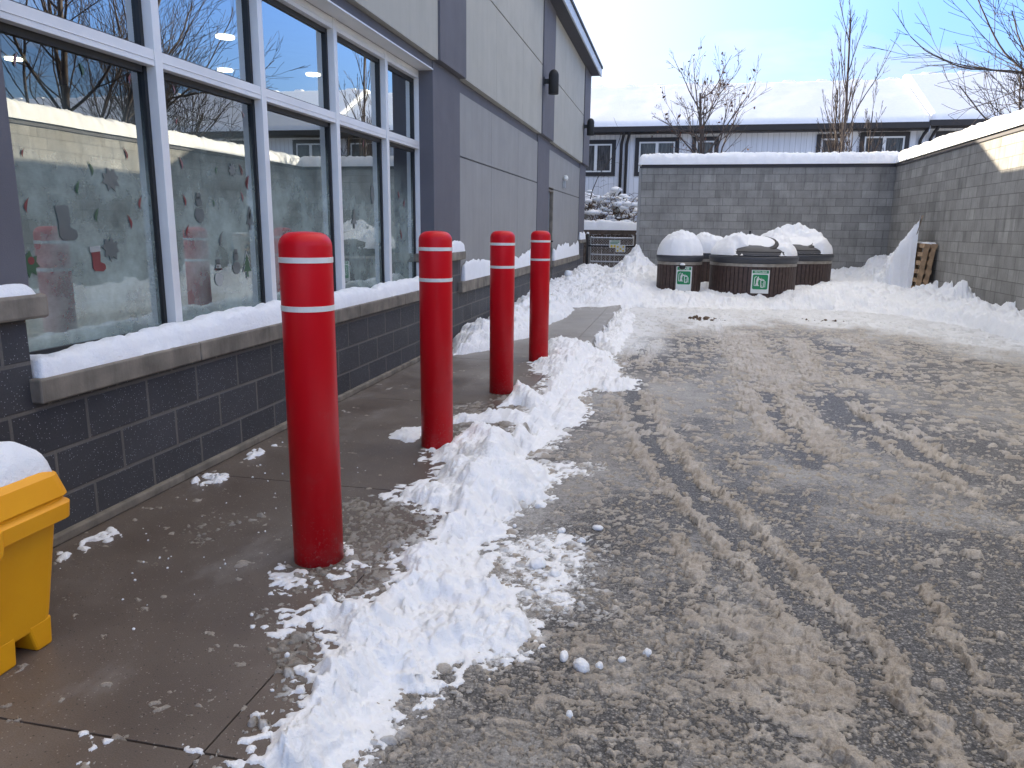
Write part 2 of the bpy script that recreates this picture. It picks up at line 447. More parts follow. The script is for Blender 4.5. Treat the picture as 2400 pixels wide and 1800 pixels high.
RIDGES = {'T1':([(-0.269,5.417),(-0.121,4.729),(0.028,4.238),(0.129,3.894),(0.218,3.683),(0.303,3.423),(0.362,3.236),(0.397,3.044),(0.461,2.898),(0.49,2.759),(0.523,2.592),(0.546,2.479),(0.575,2.321)],0.035,1),'T1u':([(-0.402,6.367),(-0.329,5.838),(-0.273,5.481),(-0.187,5.035)],0.03,0.9),'T2':([(0.002,5.259),(0.165,4.712),(0.252,4.331),(0.402,3.993),(0.463,3.743),(0.543,3.505),(0.614,3.296),(0.654,3.124),(0.708,2.94),(0.744,2.788),(0.798,2.656),(0.806,2.502),(0.809,2.353),(0.856,2.27),(0.839,2.105),(0.846,2.031)],0.04,1),'T2u':([(-0.195,6.735),(-0.118,6.118),(-0.022,5.643),(0.052,5.292),(0.097,5.001)],0.04,1),'T3':([(0.095,3.445),(0.13,3.18),(0.153,3.024)],0.04,0.9),'T4':([(1.481,5.696),(1.542,5.197),(1.62,4.95),(1.703,4.769),(1.762,4.459)],0.03,1),'T4u':([(1.563,6.765),(1.572,6.412),(1.605,6.169)],0.05,1),'T5':([(1.678,5.922),(1.758,5.603),(1.808,5.173),(1.902,5.022)],0.04,0.8),'T5u':([(1.678,6.053),(1.709,5.719),(1.808,5.519)],0.05,0.9),'T6':([(1.116,3.235),(1.111,3.087),(1.064,2.91),(1.074,2.763),(1.08,2.604),(1.073,2.459),(1.141,2.419),(1.183,2.408)],0.035,0.8),'T7':([(1.125,4.171),(1.223,4.073)],0.05,0.8),'T8':([(1.004,2.284),(1.012,2.199),(1.038,2.143),(1.048,2.077)],0.045,1),'T9':([(0.501,2.109),(0.555,2.067),(0.614,2.011)],0.04,1),'T9b':([(0.311,2.27),(0.378,2.2),(0.46,2.178),(0.581,2.196)],0.03,0.9),'T9c':([(0.247,2.748),(0.363,2.683),(0.464,2.677),(0.509,2.588),(0.539,2.44),(0.571,2.331)],0.09,1),'T9d':([(0.4,2.496),(0.451,2.419),(0.482,2.321)],0.08,1),'T10':([(0.695,7.372),(0.722,6.889),(0.728,6.381),(0.742,5.944),(0.768,5.419)],0.07,1),'T11':([(1.186,8.071),(1.054,7.072),(1.055,6.548),(1.063,6.205),(1.069,5.83),(1.083,5.471),(1.034,5.189)],0.09,1),'T12':([(0.662,12.024),(0.723,9.895),(0.795,8.477)],0.09,0.7),'T12b':([(0.958,11.224),(0.964,9.605),(1.019,8.34),(1.061,7.368)],0.22,0.9),'T13':([(-0.405,9.657),(-0.495,8.322)],0.06,0.8),'T13b':([(-0.154,10.022),(-0.269,8.316)],0.06,0.8),'T14':([(1.626,10.755),(1.605,9.62),(1.461,8.398),(1.424,7.844)],0.1,0.8),'T15':([(2.459,11.445),(2.515,10.42),(2.57,9.415)],0.12,0.6),'T16':([(1.772,8.055),(1.793,7.672)],0.1,0.6)}
TYRE_RUNS = {'c1':([(-0.367,7.351),(-0.238,6.411),(-0.168,5.845),(-0.075,5.23)],0.1),'c2':([(-0.141,5.223),(0.011,4.673),(0.155,4.163),(0.263,3.779),(0.381,3.466),(0.469,3.178),(0.544,2.935),(0.586,2.721),(0.648,2.528),(0.687,2.325),(0.687,2.152),(0.701,1.997)],0.09),'c3':([(0.983,7.722),(0.99,6.962),(0.968,6.253)],0.16),'c3b':([(0.915,6.277),(0.932,5.794),(0.919,5.345),(0.908,4.96)],0.16),'c4':([(1.516,6.967),(1.528,6.291),(1.562,5.832),(1.606,5.387)],0.18),'c5':([(1.601,5.843),(1.666,5.324),(1.781,4.868)],0.1),'c6':([(0.892,3.321),(0.924,2.957),(0.936,2.622),(0.95,2.364),(0.923,2.116)],0.18),'c7':([(1.43,3.45),(1.331,3.054),(1.197,2.594)],0.25),'c8':([(-0.309,10.39),(-0.389,8.571)],0.14)}
# ------------------------------------------------------------------ the place's materials
M = {}
M['snow'] = snow_mat('snow')
M['snow_dirty'] = snow_mat('snow_dirty', gritty=0.5)
M['snow_shaded'] = snow_mat('snow_shade_tint', tint=(0.78, 0.81, 0.87), fine=0.4)  # roof and ground snow, shade put into a duller, bluer colour

def block_mat(name, base, mortar, w, h, mort, axis, var, speck=0.0, rough=0.8, mbump=0.6, stain=0.0):
    """masonry laid in running bond on the plane across 'axis'"""
    m, nt, p = new_mat(name)
    tc = nd(nt, 'ShaderNodeTexCoord')
    sp = nd(nt, 'ShaderNodeSeparateXYZ'); cb = nd(nt, 'ShaderNodeCombineXYZ')
    nt.links.new(tc.outputs['Object'], sp.inputs[0])
    # returns of the wall use the other horizontal axis
    geo = nd(nt, 'ShaderNodeNewGeometry')
    gs = nd(nt, 'ShaderNodeSeparateXYZ'); nt.links.new(geo.outputs['True Normal'], gs.inputs[0])
    ax = math_n(nt, 'ABSOLUTE', gs.outputs['X'])
    isx = math_n(nt, 'GREATER_THAN', ax, 0.5)
    hx = nd(nt, 'ShaderNodeMix'); hx.data_type = 'FLOAT'
    nt.links.new(isx, hx.inputs[0]); nt.links.new(sp.outputs['X'], hx.inputs[2]); nt.links.new(sp.outputs['Y'], hx.inputs[3])
    nt.links.new(hx.outputs[0], cb.inputs['X']); nt.links.new(sp.outputs['Z'], cb.inputs['Y'])
    br = nd(nt, 'ShaderNodeTexBrick')
    br.inputs['Scale'].default_value = 1.0
    br.inputs['Brick Width'].default_value = w; br.inputs['Row Height'].default_value = h
    br.inputs['Mortar Size'].default_value = mort; br.inputs['Mortar Smooth'].default_value = 0.3
    br.offset = 0.5
    br.inputs['Color1'].default_value = (*[c * (1 - var) for c in base], 1)
    br.inputs['Color2'].default_value = (*[min(1, c * (1 + var)) for c in base], 1)
    br.inputs['Mortar'].default_value = (*mortar, 1)
    nt.links.new(cb.outputs[0], br.inputs['Vector'])
    c = br.outputs['Color']
    v = tc.outputs['Object']
    big = noise(nt, v, 2.3, 6, 0.6)
    c = mixc(nt, 1.0, c, ramp(nt, big, [(0.25, 0.72), (0.75, 1.18)]), 'MULTIPLY')
    grain = noise(nt, v, 130, 3, 0.7)
    c = mixc(nt, 1.0, c, ramp(nt, grain, [(0.3, 0.82), (0.7, 1.15)]), 'MULTIPLY')
    if stain:
        mp = nd(nt, 'ShaderNodeMapping'); mp.inputs['Scale'].default_value = (3.0, 3.0, 0.35)
        nt.links.new(v, mp.inputs['Vector'])
        st = noise(nt, mp.outputs['Vector'], 2.2, 6, 0.65)
        c = mixc(nt, math_n(nt, 'MULTIPLY', ramp(nt, st, [(0.5, 0.0), (0.68, 1.0)]), stain), c, (0.45, 0.45, 0.45), 'MULTIPLY')
    if speck:
        vo = nd(nt, 'ShaderNodeTexVoronoi'); vo.inputs['Scale'].default_value = 95
        nt.links.new(v, vo.inputs['Vector'])
        s1 = math_n(nt, 'LESS_THAN', vo.outputs['Distance'], 0.20)
        wn_ = nd(nt, 'ShaderNodeSeparateColor'); nt.links.new(vo.outputs['Color'], wn_.inputs[0])
        s2 = math_n(nt, 'GREATER_THAN', wn_.outputs[0], 0.62)
        s3 = math_n(nt, 'MULTIPLY', math_n(nt, 'MULTIPLY', s1, s2), math_n(nt, 'SUBTRACT', 1.0, br.outputs['Fac']))
        c = mixc(nt, math_n(nt, 'MULTIPLY', s3, speck), c, (0.34, 0.35, 0.38))
    nt.links.new(c, p.inputs['Base Color'])
    p.inputs['Roughness'].default_value = rough
    hgt = math_n(nt, 'SUBTRACT', math_n(nt, 'MULTIPLY', grain, 0.15), br.outputs['Fac'])
    bump(nt, p, hgt, mbump, 0.006)
    return m

M['dark_block'] = block_mat('dark_ground_face_block', (0.048, 0.048, 0.053), (0.13, 0.12, 0.108), 0.40, 0.20, 0.0095, 'x', 0.18, speck=0.8, rough=0.6)
M['grey_block'] = block_mat('grey_concrete_block', (0.29, 0.284, 0.266), (0.165, 0.16, 0.15), 0.40, 0.20, 0.007, 'x', 0.16, rough=0.85, stain=0.55)
M['sill'] = simple('weathered_sill_concrete', (0.20, 0.175, 0.14), 0.7, var=0.35, scale=7, bmp=0.35, bscale=90, streak=.35)
M['stucco_dark'] = simple('slate_grey_stucco', (0.125, 0.122, 0.138), 0.85, var=0.07, scale=3, bmp=0.5, bscale=170, streak=.05)
M['stucco_light'] = simple('pale_grey_stucco', (0.40, 0.39, 0.35), 0.9, var=0.06, scale=2, bmp=0.5, bscale=150, streak=.05)
M['stucco_mid'] = simple('mid_grey_stucco', (0.29, 0.288, 0.28), 0.9, var=0.06, scale=2, bmp=0.45, bscale=150, streak=.06)
M['reveal'] = simple('dark_joint_backing', (0.10, 0.10, 0.10), 0.9)  # dark backing behind the open panel joints
M['aluminium'] = simple('clear_anodised_aluminium', (0.74, 0.74, 0.74), 0.42, metal=0.1, var=0.05, scale=3)
M['gasket'] = simple('black_gasket', (0.012, 0.012, 0.013), 0.5)
M['black_metal'] = simple('black_painted_metal', (0.008, 0.009, 0.011), 0.6)
M['dark_trim'] = simple('dark_brown_trim', (0.022, 0.019, 0.019), 0.6)
M['white_pvc'] = simple('white_vinyl_frame', (0.72, 0.71, 0.68), 0.5, var=0.05)
M['fascia'] = simple('pale_metal_fascia', (0.45, 0.47, 0.50), 0.4, var=0.05)
M['soffit'] = simple('charcoal_soffit', (0.055, 0.055, 0.065), 0.7)
M['door_grey'] = simple('grey_steel_door', (0.17, 0.19, 0.215), 0.5, var=0.06)
M['galv'] = simple('galvanised_steel', (0.42, 0.43, 0.44), 0.4, metal=0.7, var=0.1, scale=15)
M['wood_brown'] = simple('weathered_fence_board', (0.085, 0.062, 0.048), 0.8, var=0.4, scale=9, bmp=0.3)
M['wood_pale'] = simple('raw_pallet_wood', (0.33, 0.22, 0.13), 0.8, var=0.35, scale=9, bmp=0.3)
M['ply'] = simple('dull_plywood', (0.24, 0.19, 0.14), 0.8, var=0.25, scale=5)
M['bark'] = simple('grey_brown_bark', (0.095, 0.075, 0.065), 0.9, var=0.3, scale=20)
M['bark_dark'] = simple('dark_twig_bark', (0.055, 0.042, 0.038), 0.9, var=0.3, scale=20)
M['leaf'] = simple('dead_leaf', (0.12, 0.055, 0.035), 0.8, var=0.4, scale=30)
M['retro'] = simple('white_reflective_tape', (0.74, 0.74, 0.70), 0.35, var=0.12, scale=14)
M['interior'] = simple('dim_shop_wall', (0.10, 0.105, 0.11), 0.9)
M['interior_floor'] = simple('dim_shop_floor', (0.06, 0.06, 0.06), 0.5)
M['sign_white'] = simple('white_sign_panel', (0.70, 0.72, 0.70), 0.45, var=0.05)
M['sign_green'] = simple('green_sign_ink', (0.005, 0.21, 0.075), 0.45, var=0.05)
M['sign_yellow'] = simple('yellow_sign_ink', (0.75, 0.55, 0.03), 0.45, var=0.05)
M['steel_band'] = simple('brushed_steel_band', (0.34, 0.31, 0.27), 0.4, metal=0.6, var=0.25, scale=12)
M['bin_rim'] = simple('charcoal_plastic_rim', (0.045, 0.048, 0.058), 0.5, var=0.1)
M['bin_slat'] = simple('dark_brown_slat', (0.058, 0.036, 0.031), 0.6, var=0.35, scale=14)

# red bollard sleeve: moulded plastic, faint scuffs near the foot
m, nt, p = new_mat('red_bollard_sleeve'); M['red'] = m
v = coords(nt)
c = ramp(nt, noise(nt, v, 3.0, 5), [(0.3, (0.56, 0.001, 0.008)), (0.7, (0.62, 0.0015, 0.011))])
sc = ramp(nt, noise(nt, coords(nt, scale=(30, 30, 4)), 3.0, 8, 0.7), [(0.66, 0.0), (0.76, 0.22)])
c = mixc(nt, sc, c, (0.42, 0.03, 0.04))
# road spray dried on near the foot
spz = nd(nt, 'ShaderNodeSeparateXYZ'); nt.links.new(v, spz.inputs[0])
fz = nd(nt, 'ShaderNodeMapRange'); fz.inputs['From Min'].default_value = .50; fz.inputs['From Max'].default_value = .0
nt.links.new(spz.outputs['Z'], fz.inputs['Value'])
spk = math_n(nt, 'ADD', noise(nt, v, 70, 5, .75), math_n(nt, 'MULTIPLY', fz.outputs[0], .17))
c = mixc(nt, ramp(nt, spk, [(.70, 0.0), (.78, .35)]), c, (.40, .30, .27))
c = mixc(nt, ramp(nt, math_n(nt, 'ADD', noise(nt, v, 9, 6, .7), math_n(nt, 'MULTIPLY', fz.outputs[0], .2)), [(.62, 0.0), (.85, .2)]), c, (.38, .16, .15))
nt.links.new(c, p.inputs['Base Color'])
p.inputs['Roughness'].default_value = 0.40
p.inputs['Specular IOR Level'].default_value = 0.3
bump(nt, p, noise(nt, v, 180, 3), 0.05, 0.002)

# yellow grit bin plastic
m, nt, p = new_mat('yellow_moulded_plastic'); M['yellow'] = m
v = coords(nt)
c = ramp(nt, noise(nt, v, 4.0, 6), [(0.3, (0.80, 0.34, 0.003)), (0.7, (0.86, 0.40, 0.005))])
dk = ramp(nt, noise(nt, coords(nt, scale=(1, 1, 3)), 9.0, 9, 0.75), [(0.66, 0.0), (0.78, 0.6)])
c = mixc(nt, dk, c, (0.22, 0.11, 0.02))
nt.links.new(c, p.inputs['Base Color'])
p.inputs['Roughness'].default_value = 0.45
bump(nt, p, noise(nt, v, 140, 4), 0.12, 0.003)

# white board siding with vertical grooves
m, nt, p = new_mat('white_board_siding'); M['siding'] = m
tc = nd(nt, 'ShaderNodeTexCoord')
sp = nd(nt, 'ShaderNodeSeparateXYZ'); nt.links.new(tc.outputs['Object'], sp.inputs[0])
gr = math_n(nt, 'FRACT', math_n(nt, 'MULTIPLY', sp.outputs['X'], 5.2))
ln = math_n(nt, 'LESS_THAN', gr, 0.10)
c0 = ramp(nt, noise(nt, coords(nt, scale=(6, 6, .5)), 2.0, 5), [(0.3, (0.62, 0.62, 0.63)), (0.7, (0.74, 0.74, 0.75))])
c = mixc(nt, ln, c0, (0.47, 0.47, 0.47))
nt.links.new(c, p.inputs['Base Color']); p.inputs['Roughness'].default_value = 0.7
bump(nt, p, math_n(nt, 'SUBTRACT', 1.0, ln), 0.6, 0.01)

# house window pane
m, nt, p = new_mat('house_pane'); M['house_pane'] = m
v = coords(nt)
c = ramp(nt, noise(nt, coords(nt, scale=(14, 14, 1.2)), 2.0, 5), [(0.35, (0.03, 0.03, 0.033)), (0.7, (0.13, 0.125, 0.12))])
nt.links.new(c, p.inputs['Base Color']); p.inputs['Roughness'].default_value = 0.12

# shop glass: see-through with a strong mirror; spray frost on the lower panes
def glass_mat(name, frosted, wob):
    m = bpy.data.materials.new(name); m.use_nodes = True
    nt = m.node_tree
    nt.nodes.remove(nt.nodes['Principled BSDF'])
    out = nt.nodes['Material Output']
    tr = nd(nt, 'ShaderNodeBsdfTransparent'); tr.inputs['Color'].default_value = (0.62, 0.70, 0.68, 1)
    gl = nd(nt, 'ShaderNodeBsdfGlossy'); gl.inputs['Color'].default_value = (0.93, 0.98, 0.98, 1); gl.inputs['Roughness'].default_value = 0.0
    v = coords(nt)
    b = nd(nt, 'ShaderNodeBump'); b.inputs['Strength'].default_value = wob; b.inputs['Distance'].default_value = 0.01
    nt.links.new(noise(nt, v, 2.2, 1.0), b.inputs['Height']); nt.links.new(b.outputs['Normal'], gl.inputs['Normal'])
    fr = nd(nt, 'ShaderNodeFresnel'); fr.inputs['IOR'].default_value = 1.9
    fac = math_n(nt, 'MINIMUM', math_n(nt, 'ADD', math_n(nt, 'MULTIPLY', fr.outputs[0], 1.0), 0.14 if frosted else 0.40), 1.0)
    under = tr.outputs[0]
    if frosted:
        df = nd(nt, 'ShaderNodeBsdfDiffuse'); df.inputs['Color'].default_value = (0.36, 0.45, 0.42, 1)
        sp = nd(nt, 'ShaderNodeSeparateXYZ'); nt.links.new(v, sp.inputs[0])
        n1 = noise(nt, v, 3.4, 6, 0.62)
        cl = ramp(nt, n1, [(0.34, 0.30), (0.66, 0.95)])
        zf = nd(nt, 'ShaderNodeMapRange'); zf.inputs['From Min'].default_value = 2.02; zf.inputs['From Max'].default_value = 1.55
        nt.links.new(sp.outputs['Z'], zf.inputs['Value'])
        fl = ramp(nt, noise(nt, coords(nt, scale=(1, 1, 16)), 26, 3, 0.7), [(0.3, 0.86), (0.7, 1.0)])
        mk = math_n(nt, 'MULTIPLY', math_n(nt, 'MULTIPLY', cl, zf.outputs[0]), fl)
        mx = nd(nt, 'ShaderNodeMixShader')
        nt.links.new(mk, mx.inputs[0]); nt.links.new(tr.outputs[0], mx.inputs[1]); nt.links.new(df.outputs[0], mx.inputs[2])
        under = mx.outputs[0]
    mx2 = nd(nt, 'ShaderNodeMixShader')
    nt.links.new(fac, mx2.inputs[0]); nt.links.new(under, mx2.inputs[1]); nt.links.new(gl.outputs[0], mx2.inputs[2])
    nt.links.new(mx2.outputs[0], out.inputs['Surface'])
    return m
M['glass'] = glass_mat('clear_shop_glass', False, 0.012)
M['glass_frost'] = glass_mat('spray_frosted_shop_glass', True, 0.012)

# lit ceiling lamp
m, nt, p = new_mat('lit_lamp_lens'); M['lamp_on'] = m
p.inputs['Emission Color'].default_value = (1.0, 0.86, 0.62, 1); p.inputs['Emission Strength'].default_value = 1.6

# wet concrete pavement
m, nt, p = new_mat('wet_concrete_pavement'); M['pavement'] = m
v = coords(nt)
n1 = noise(nt, v, 1.3, 7, 0.62)
c = ramp(nt, n1, [(0.30, (0.088, 0.066, 0.052)), (0.52, (0.124, 0.100, 0.082)), (0.72, (0.178, 0.154, 0.134))])
n2 = noise(nt, v, 240, 3, 0.7)
c = mixc(nt, 1.0, c, ramp(nt, n2, [(0.28, 0.70), (0.72, 1.28)]), 'MULTIPLY')
vo = nd(nt, 'ShaderNodeTexVoronoi'); vo.inputs['Scale'].default_value = 110; nt.links.new(v, vo.inputs['Vector'])
sx = nd(nt, 'ShaderNodeSeparateColor'); nt.links.new(vo.outputs['Color'], sx.inputs[0])
sp_ = math_n(nt, 'MULTIPLY', math_n(nt, 'LESS_THAN', vo.outputs['Distance'], 0.26), math_n(nt, 'GREATER_THAN', sx.outputs[0], 0.86))
c = mixc(nt, math_n(nt, 'MULTIPLY', sp_, 0.7), c, (0.33, 0.30, 0.27))
sp2 = math_n(nt, 'MULTIPLY', math_n(nt, 'LESS_THAN', vo.outputs['Distance'], 0.3), math_n(nt, 'LESS_THAN', sx.outputs[0], 0.06))
c = mixc(nt, math_n(nt, 'MULTIPLY', sp2, 0.8), c, (0.02, 0.018, 0.016))
# thin dried salt and frost haze in patches
sl = ramp(nt, noise(nt, coords(nt, scale=(1.6, .8, 1)), 1.6, 9, 0.66), [(0.56, 0.0), (0.76, 0.55)])
c = mixc(nt, sl, c, (0.30, 0.285, 0.27))
sy = nd(nt, 'ShaderNodeSeparateXYZ'); nt.links.new(v, sy.inputs[0])
dry = nd(nt, 'ShaderNodeMapRange'); dry.inputs['From Min'].default_value = 5.5; dry.inputs['From Max'].default_value = 10.5
nt.links.new(math_n(nt, 'ADD', sy.outputs['Y'], math_n(nt, 'MULTIPLY', math_n(nt, 'SUBTRACT', noise(nt, v, 1.7, 6, .65), .5), 7.0)), dry.inputs['Value'])
c = mixc(nt, math_n(nt, 'MULTIPLY', dry.outputs[0], 0.85), c, mixc(nt, n2, (0.27, 0.26, 0.24), (0.36, 0.345, 0.325)))
nt.links.new(c, p.inputs['Base Color'])
rg = ramp(nt, n1, [(0.3, 0.30), (0.7, 0.55)])
nt.links.new(rg, p.inputs['Roughness'])
bump(nt, p, math_n(nt, 'ADD', n2, math_n(nt, 'MULTIPLY', sp_, 0.8)), 0.30, 0.003)

# wet asphalt with a grey film of packed slush
m, nt, p = new_mat('wet_asphalt'); M['asphalt'] = m
v = coords(nt)
vo = nd(nt, 'ShaderNodeTexVoronoi'); vo.inputs['Scale'].default_value = 130; nt.links.new(v, vo.inputs['Vector'])
sx = nd(nt, 'ShaderNodeSeparateColor'); nt.links.new(vo.outputs['Color'], sx.inputs[0])
stone = ramp(nt, sx.outputs[0], [(0.0, (0.05, 0.048, 0.047)), (0.55, (0.132, 0.126, 0.120)), (0.85, (0.24, 0.23, 0.22)), (1.0, (0.40, 0.38, 0.355))])
gap = ramp(nt, vo.outputs['Distance'], [(0.25, 1.0), (0.6, 0.45)])
c = mixc(nt, 1.0, stone, gap, 'MULTIPLY')
n1 = noise(nt, v, 3.0, 8, 0.68)
fine = noise(nt, v, 46.0, 7, 0.75)
fm = math_n(nt, 'ADD', math_n(nt, 'MULTIPLY', n1, 0.48), math_n(nt, 'MULTIPLY', fine, 0.52))
film = attr(nt, 'film')
thr = math_n(nt, 'ADD', fm, math_n(nt, 'SUBTRACT', math_n(nt, 'MULTIPLY', film, 0.50), 0.26))
fk = ramp(nt, thr, [(0.45, 0.0), (0.56, 0.55), (0.70, 0.92), (0.95, 1.0)])
wht = attr(nt, 'white')
fc = mixc(nt, ramp(nt, noise(nt, v, 1.1, 5), [(0.35, 0.0), (0.65, 1.0)]), (0.33, 0.315, 0.295), (0.46, 0.452, 0.44))
fc = mixc(nt, wht, fc, (0.78, 0.80, 0.83))
c = mixc(nt, fk, c, fc)
dn = noise(nt, v, 22.0, 8, 0.72)
dm = math_n(nt, 'ADD', dn, math_n(nt, 'SUBTRACT', math_n(nt, 'MULTIPLY', attr(nt, 'dust'), 0.62), 0.42))
dk = ramp(nt, dm, [(0.42, 0.0), (0.56, 0.75), (0.66, 1.0)])
c = mixc(nt, dk, c, (0.86, 0.88, 0.91))
nt.links.new(c, p.inputs['Base Color'])
nt.links.new(ramp(nt, fk, [(0.0, 0.46), (1.0, 0.66)]), p.inputs['Roughness'])
p.inputs['Specular IOR Level'].default_value = 0.28
hh = math_n(nt, 'ADD', math_n(nt, 'MULTIPLY', math_n(nt, 'SUBTRACT', 1.0, vo.outputs['Distance']), 0.5), math_n(nt, 'MULTIPLY', fine, 1.2))
bump(nt, p, hh, 0.55, 0.006)

# brown slush
m, nt, p = new_mat('brown_slush'); M['slush'] = m
v = coords(nt)
n1 = noise(nt, v, 7.0, 6, 0.6)
c = ramp(nt, n1, [(0.3, (0.35, 0.30, 0.245)), (0.55, (0.48, 0.425, 0.36)), (0.75, (0.60, 0.55, 0.49))])
n2 = noise(nt, v, 160, 4, 0.7)
c = mixc(nt, 1.0, c, ramp(nt, n2, [(0.28, 0.62), (0.7, 1.22)]), 'MULTIPLY')
c = mixc(nt, ramp(nt, noise(nt, v, 90, 5, .75), [(.60, 0.0), (.72, .55)]), c, (.62, .60, .57))
c = mixc(nt, attr(nt, 'thin'), c, (0.25, 0.23, 0.20))
c = mixc(nt, attr(nt, 'white'), c, (0.76, 0.78, 0.80))
nt.links.new(c, p.inputs['Base Color'])
p.inputs['Roughness'].default_value = 0.36
p.inputs['Subsurface Weight'].default_value = 0.12
p.inputs['Subsurface Radius'].default_value = (0.02, 0.016, 0.012)
p.inputs['Subsurface Scale'].default_value = 0.4
bump(nt, p, math_n(nt, 'ADD', n2, noise(nt, v, 55, 4, 0.6)), 0.9, 0.009)
# ------------------------------------------------------------------ the ground
KERB_Y = [-8, 4.0, 5.2, 6.9, 9.5, 12.5, 22]
KERB_X = [-0.95, -0.95, -0.96, -0.96, -0.95, -0.93, -0.90]
LOT = -0.10
def kerb_x(y):
    return np.interp(y, KERB_Y, KERB_X)

g = MB()
R_ = 420
g.add([(-R_, -R_, -.16), (R_, -R_, -.16), (R_, R_, -.16), (-R_, R_, -.16)], [(0, 1, 2, 3)])
tag(g.build('ground', M['snow_shaded']), kind='structure')

# pavement slabs with tooled joints, kerb stones beside them
pv = MB(); kb = MB()
joints = [-8.0] + [1.52 + 2.01 * k for k in range(-2, 10)] + [22.0]
bedx = MB().box(-2.6, -1.5, -8, 22, -.14, -.012)
for a, b in zip(joints[:-1], joints[1:]):
    n = 4
    ys = np.linspace(a + .004, b - .004, n + 1)
    for i in range(n):
        y0, y1 = ys[i], ys[i + 1]
        k0, k1 = kerb_x(y0), kerb_x(y1)
        pv.add([(-2.58, y0, -.1), (k0 - .196, y0, -.1), (k1 - .196, y1, -.1), (-2.58, y1, -.1),
                (-2.58, y0, 0), (k0 - .196, y0, 0), (k1 - .196, y1, 0), (-2.58, y1, 0)],
               [(4, 5, 6, 7), (0, 1, 5, 4), (1, 2, 6, 5), (2, 3, 7, 6), (3, 0, 4, 7)])
        q = [(k0 - .19, 0), (k0 - .018, 0), (k0 - .005, -.006), (k0, -.02), (k0 + .012, -.15)]
        q1 = [(k1 - .19, 0), (k1 - .018, 0), (k1 - .005, -.006), (k1, -.02), (k1 + .012, -.15)]
        kb.add([(p[0], y0, p[1]) for p in q] + [(p[0], y1, p[1]) for p in q1], [(j, j + 1, j + 6, j + 5) for j in range(4)])
        if i == 0:
            kb.add([(q[j][0], y0, q[j][1]) for j in range(5)] + [(q[0][0], y0, -.15)], [(0, 5, 4, 3, 2, 1)])
tag(pv.build('pavement', M['pavement']), kind='structure')
tag(kb.build('kerb', M['pavement']), kind='structure')
tag(bedx.build('pavement_bed', M['asphalt']), kind='structure')

# a fan of rows that gets coarser away from the pavement's near end
def fan(y0, y1, k, dmin, dmax, ncol):
    ys = [y0]
    while ys[-1] < y1:
        ys.append(ys[-1] + min(dmax, max(dmin, k * ys[-1] ** 2)))
    ys = np.array(ys)
    xl = np.maximum(-2.56, -.62 * ys - 1.15); xr = np.minimum(5.285, .72 * ys + 1.15)
    u = np.linspace(0, 1, ncol)[None, :]
    X = xl[:, None] * (1 - u) + xr[:, None] * u
    Y = np.repeat(ys[:, None], ncol, 1)
    return X.astype(np.float32), Y.astype(np.float32)

def regions(X, Y):
    """what lies where: clod ridges, tyre runs, white areas"""
    wx = X + (fbm(X * 7, Y * 7, 71, 3) - .5) * .09
    wy = Y + (fbm(X * 7, Y * 7, 72, 3) - .5) * .09
    ridge = np.zeros_like(X)
    for pts, w, a in RIDGES.values():
        p = np.array(pts)
        m = (X > p[:, 0].min() - .6) & (X < p[:, 0].max() + .6) & (Y > p[:, 1].min() - .6) & (Y < p[:, 1].max() + .6)
        d = line_d(wx[m], wy[m], pts)
        ridge[m] = np.maximum(ridge[m], a * np.exp(-(d / (w * 1.15)) ** 2))
    run = np.zeros_like(X)
    for pts, w in TYRE_RUNS.values():
        p = np.array(pts)
        m = (X > p[:, 0].min() - .8) & (X < p[:, 0].max() + .8) & (Y > p[:, 1].min() - .8) & (Y < p[:, 1].max() + .8)
        d = line_d(wx[m], wy[m], pts)
        run[m] = np.maximum(run[m], np.exp(-(d / w) ** 2))
    s = Y + 2.2 * (X - 4.2) - 9.6 + (fbm(X * .9, Y * .5, 33, 4) - .5) * 5
    white = sstep(-1.2, 1.6, s) * .9
    s2 = sstep(11.0, 13.2, Y + (fbm(X * 1.3, Y * .6, 35, 4) - .5) * 5) * .85
    s3 = sstep(.75, .1, np.abs(X - (kerb_x(Y) + .45))) * sstep(8.3, 9.6, Y) * .8
    white = np.clip(np.maximum(np.maximum(white, s2), s3), 0, 1)
    return ridge, run, white

# asphalt
X, Y = fan(.3, 21.6, .003, .015, .05, 560)
rd, rn, wh = regions(X, Y)
Z = LOT + (fbm(X * .8, Y * .8, 4, 3) - .5) * .012
film = np.clip(.52 + .45 * (fbm(X * .9, Y * .6, 12, 4) - .5) * 2 + .30 * rd - .55 * rn + .06 * sstep(3.5, 7, Y), 0, 1)
film = np.clip(film + .9 * wh, 0, 1.6)
dust = np.zeros_like(X)
for key in ('A2', 'A4', 'B', 'A', 'F', 'G'):
    sd = poly_sd(X, Y, SNOW_OUTLINES[key]) + (fbm(X * 6, Y * 6, 51, 4) - .5) * .22
    dust = np.maximum(dust, sstep(-.24, .14, sd) * (.72 if key in ('A2', 'A4') else .88))
dust = np.maximum(dust, .30 * sstep(.62, .75, fbm(X * 1.6, Y * 1.2, 52, 4)) * sstep(3, 5, Y))
dust = np.maximum(dust, wh * .62)
kx = kerb_x(Y)
Xc = np.maximum(X, kx - .02)
o = grid_obj('parking_lot', Xc, Y, Z, M['asphalt'], keep=(X > kx - .03), attrs={'film': film, 'white': wh, 'dust': dust})
tag(o, kind='structure')
far = MB().box(-.95, 5.29, -8, 21.6, -.2, LOT - .012)
tag(far.build('parking_lot_edge', M['asphalt']), kind='structure')

def base_z(X, Y):
    return LOT + (0 - LOT) * sstep(.045, -.015, X - kerb_x(Y))

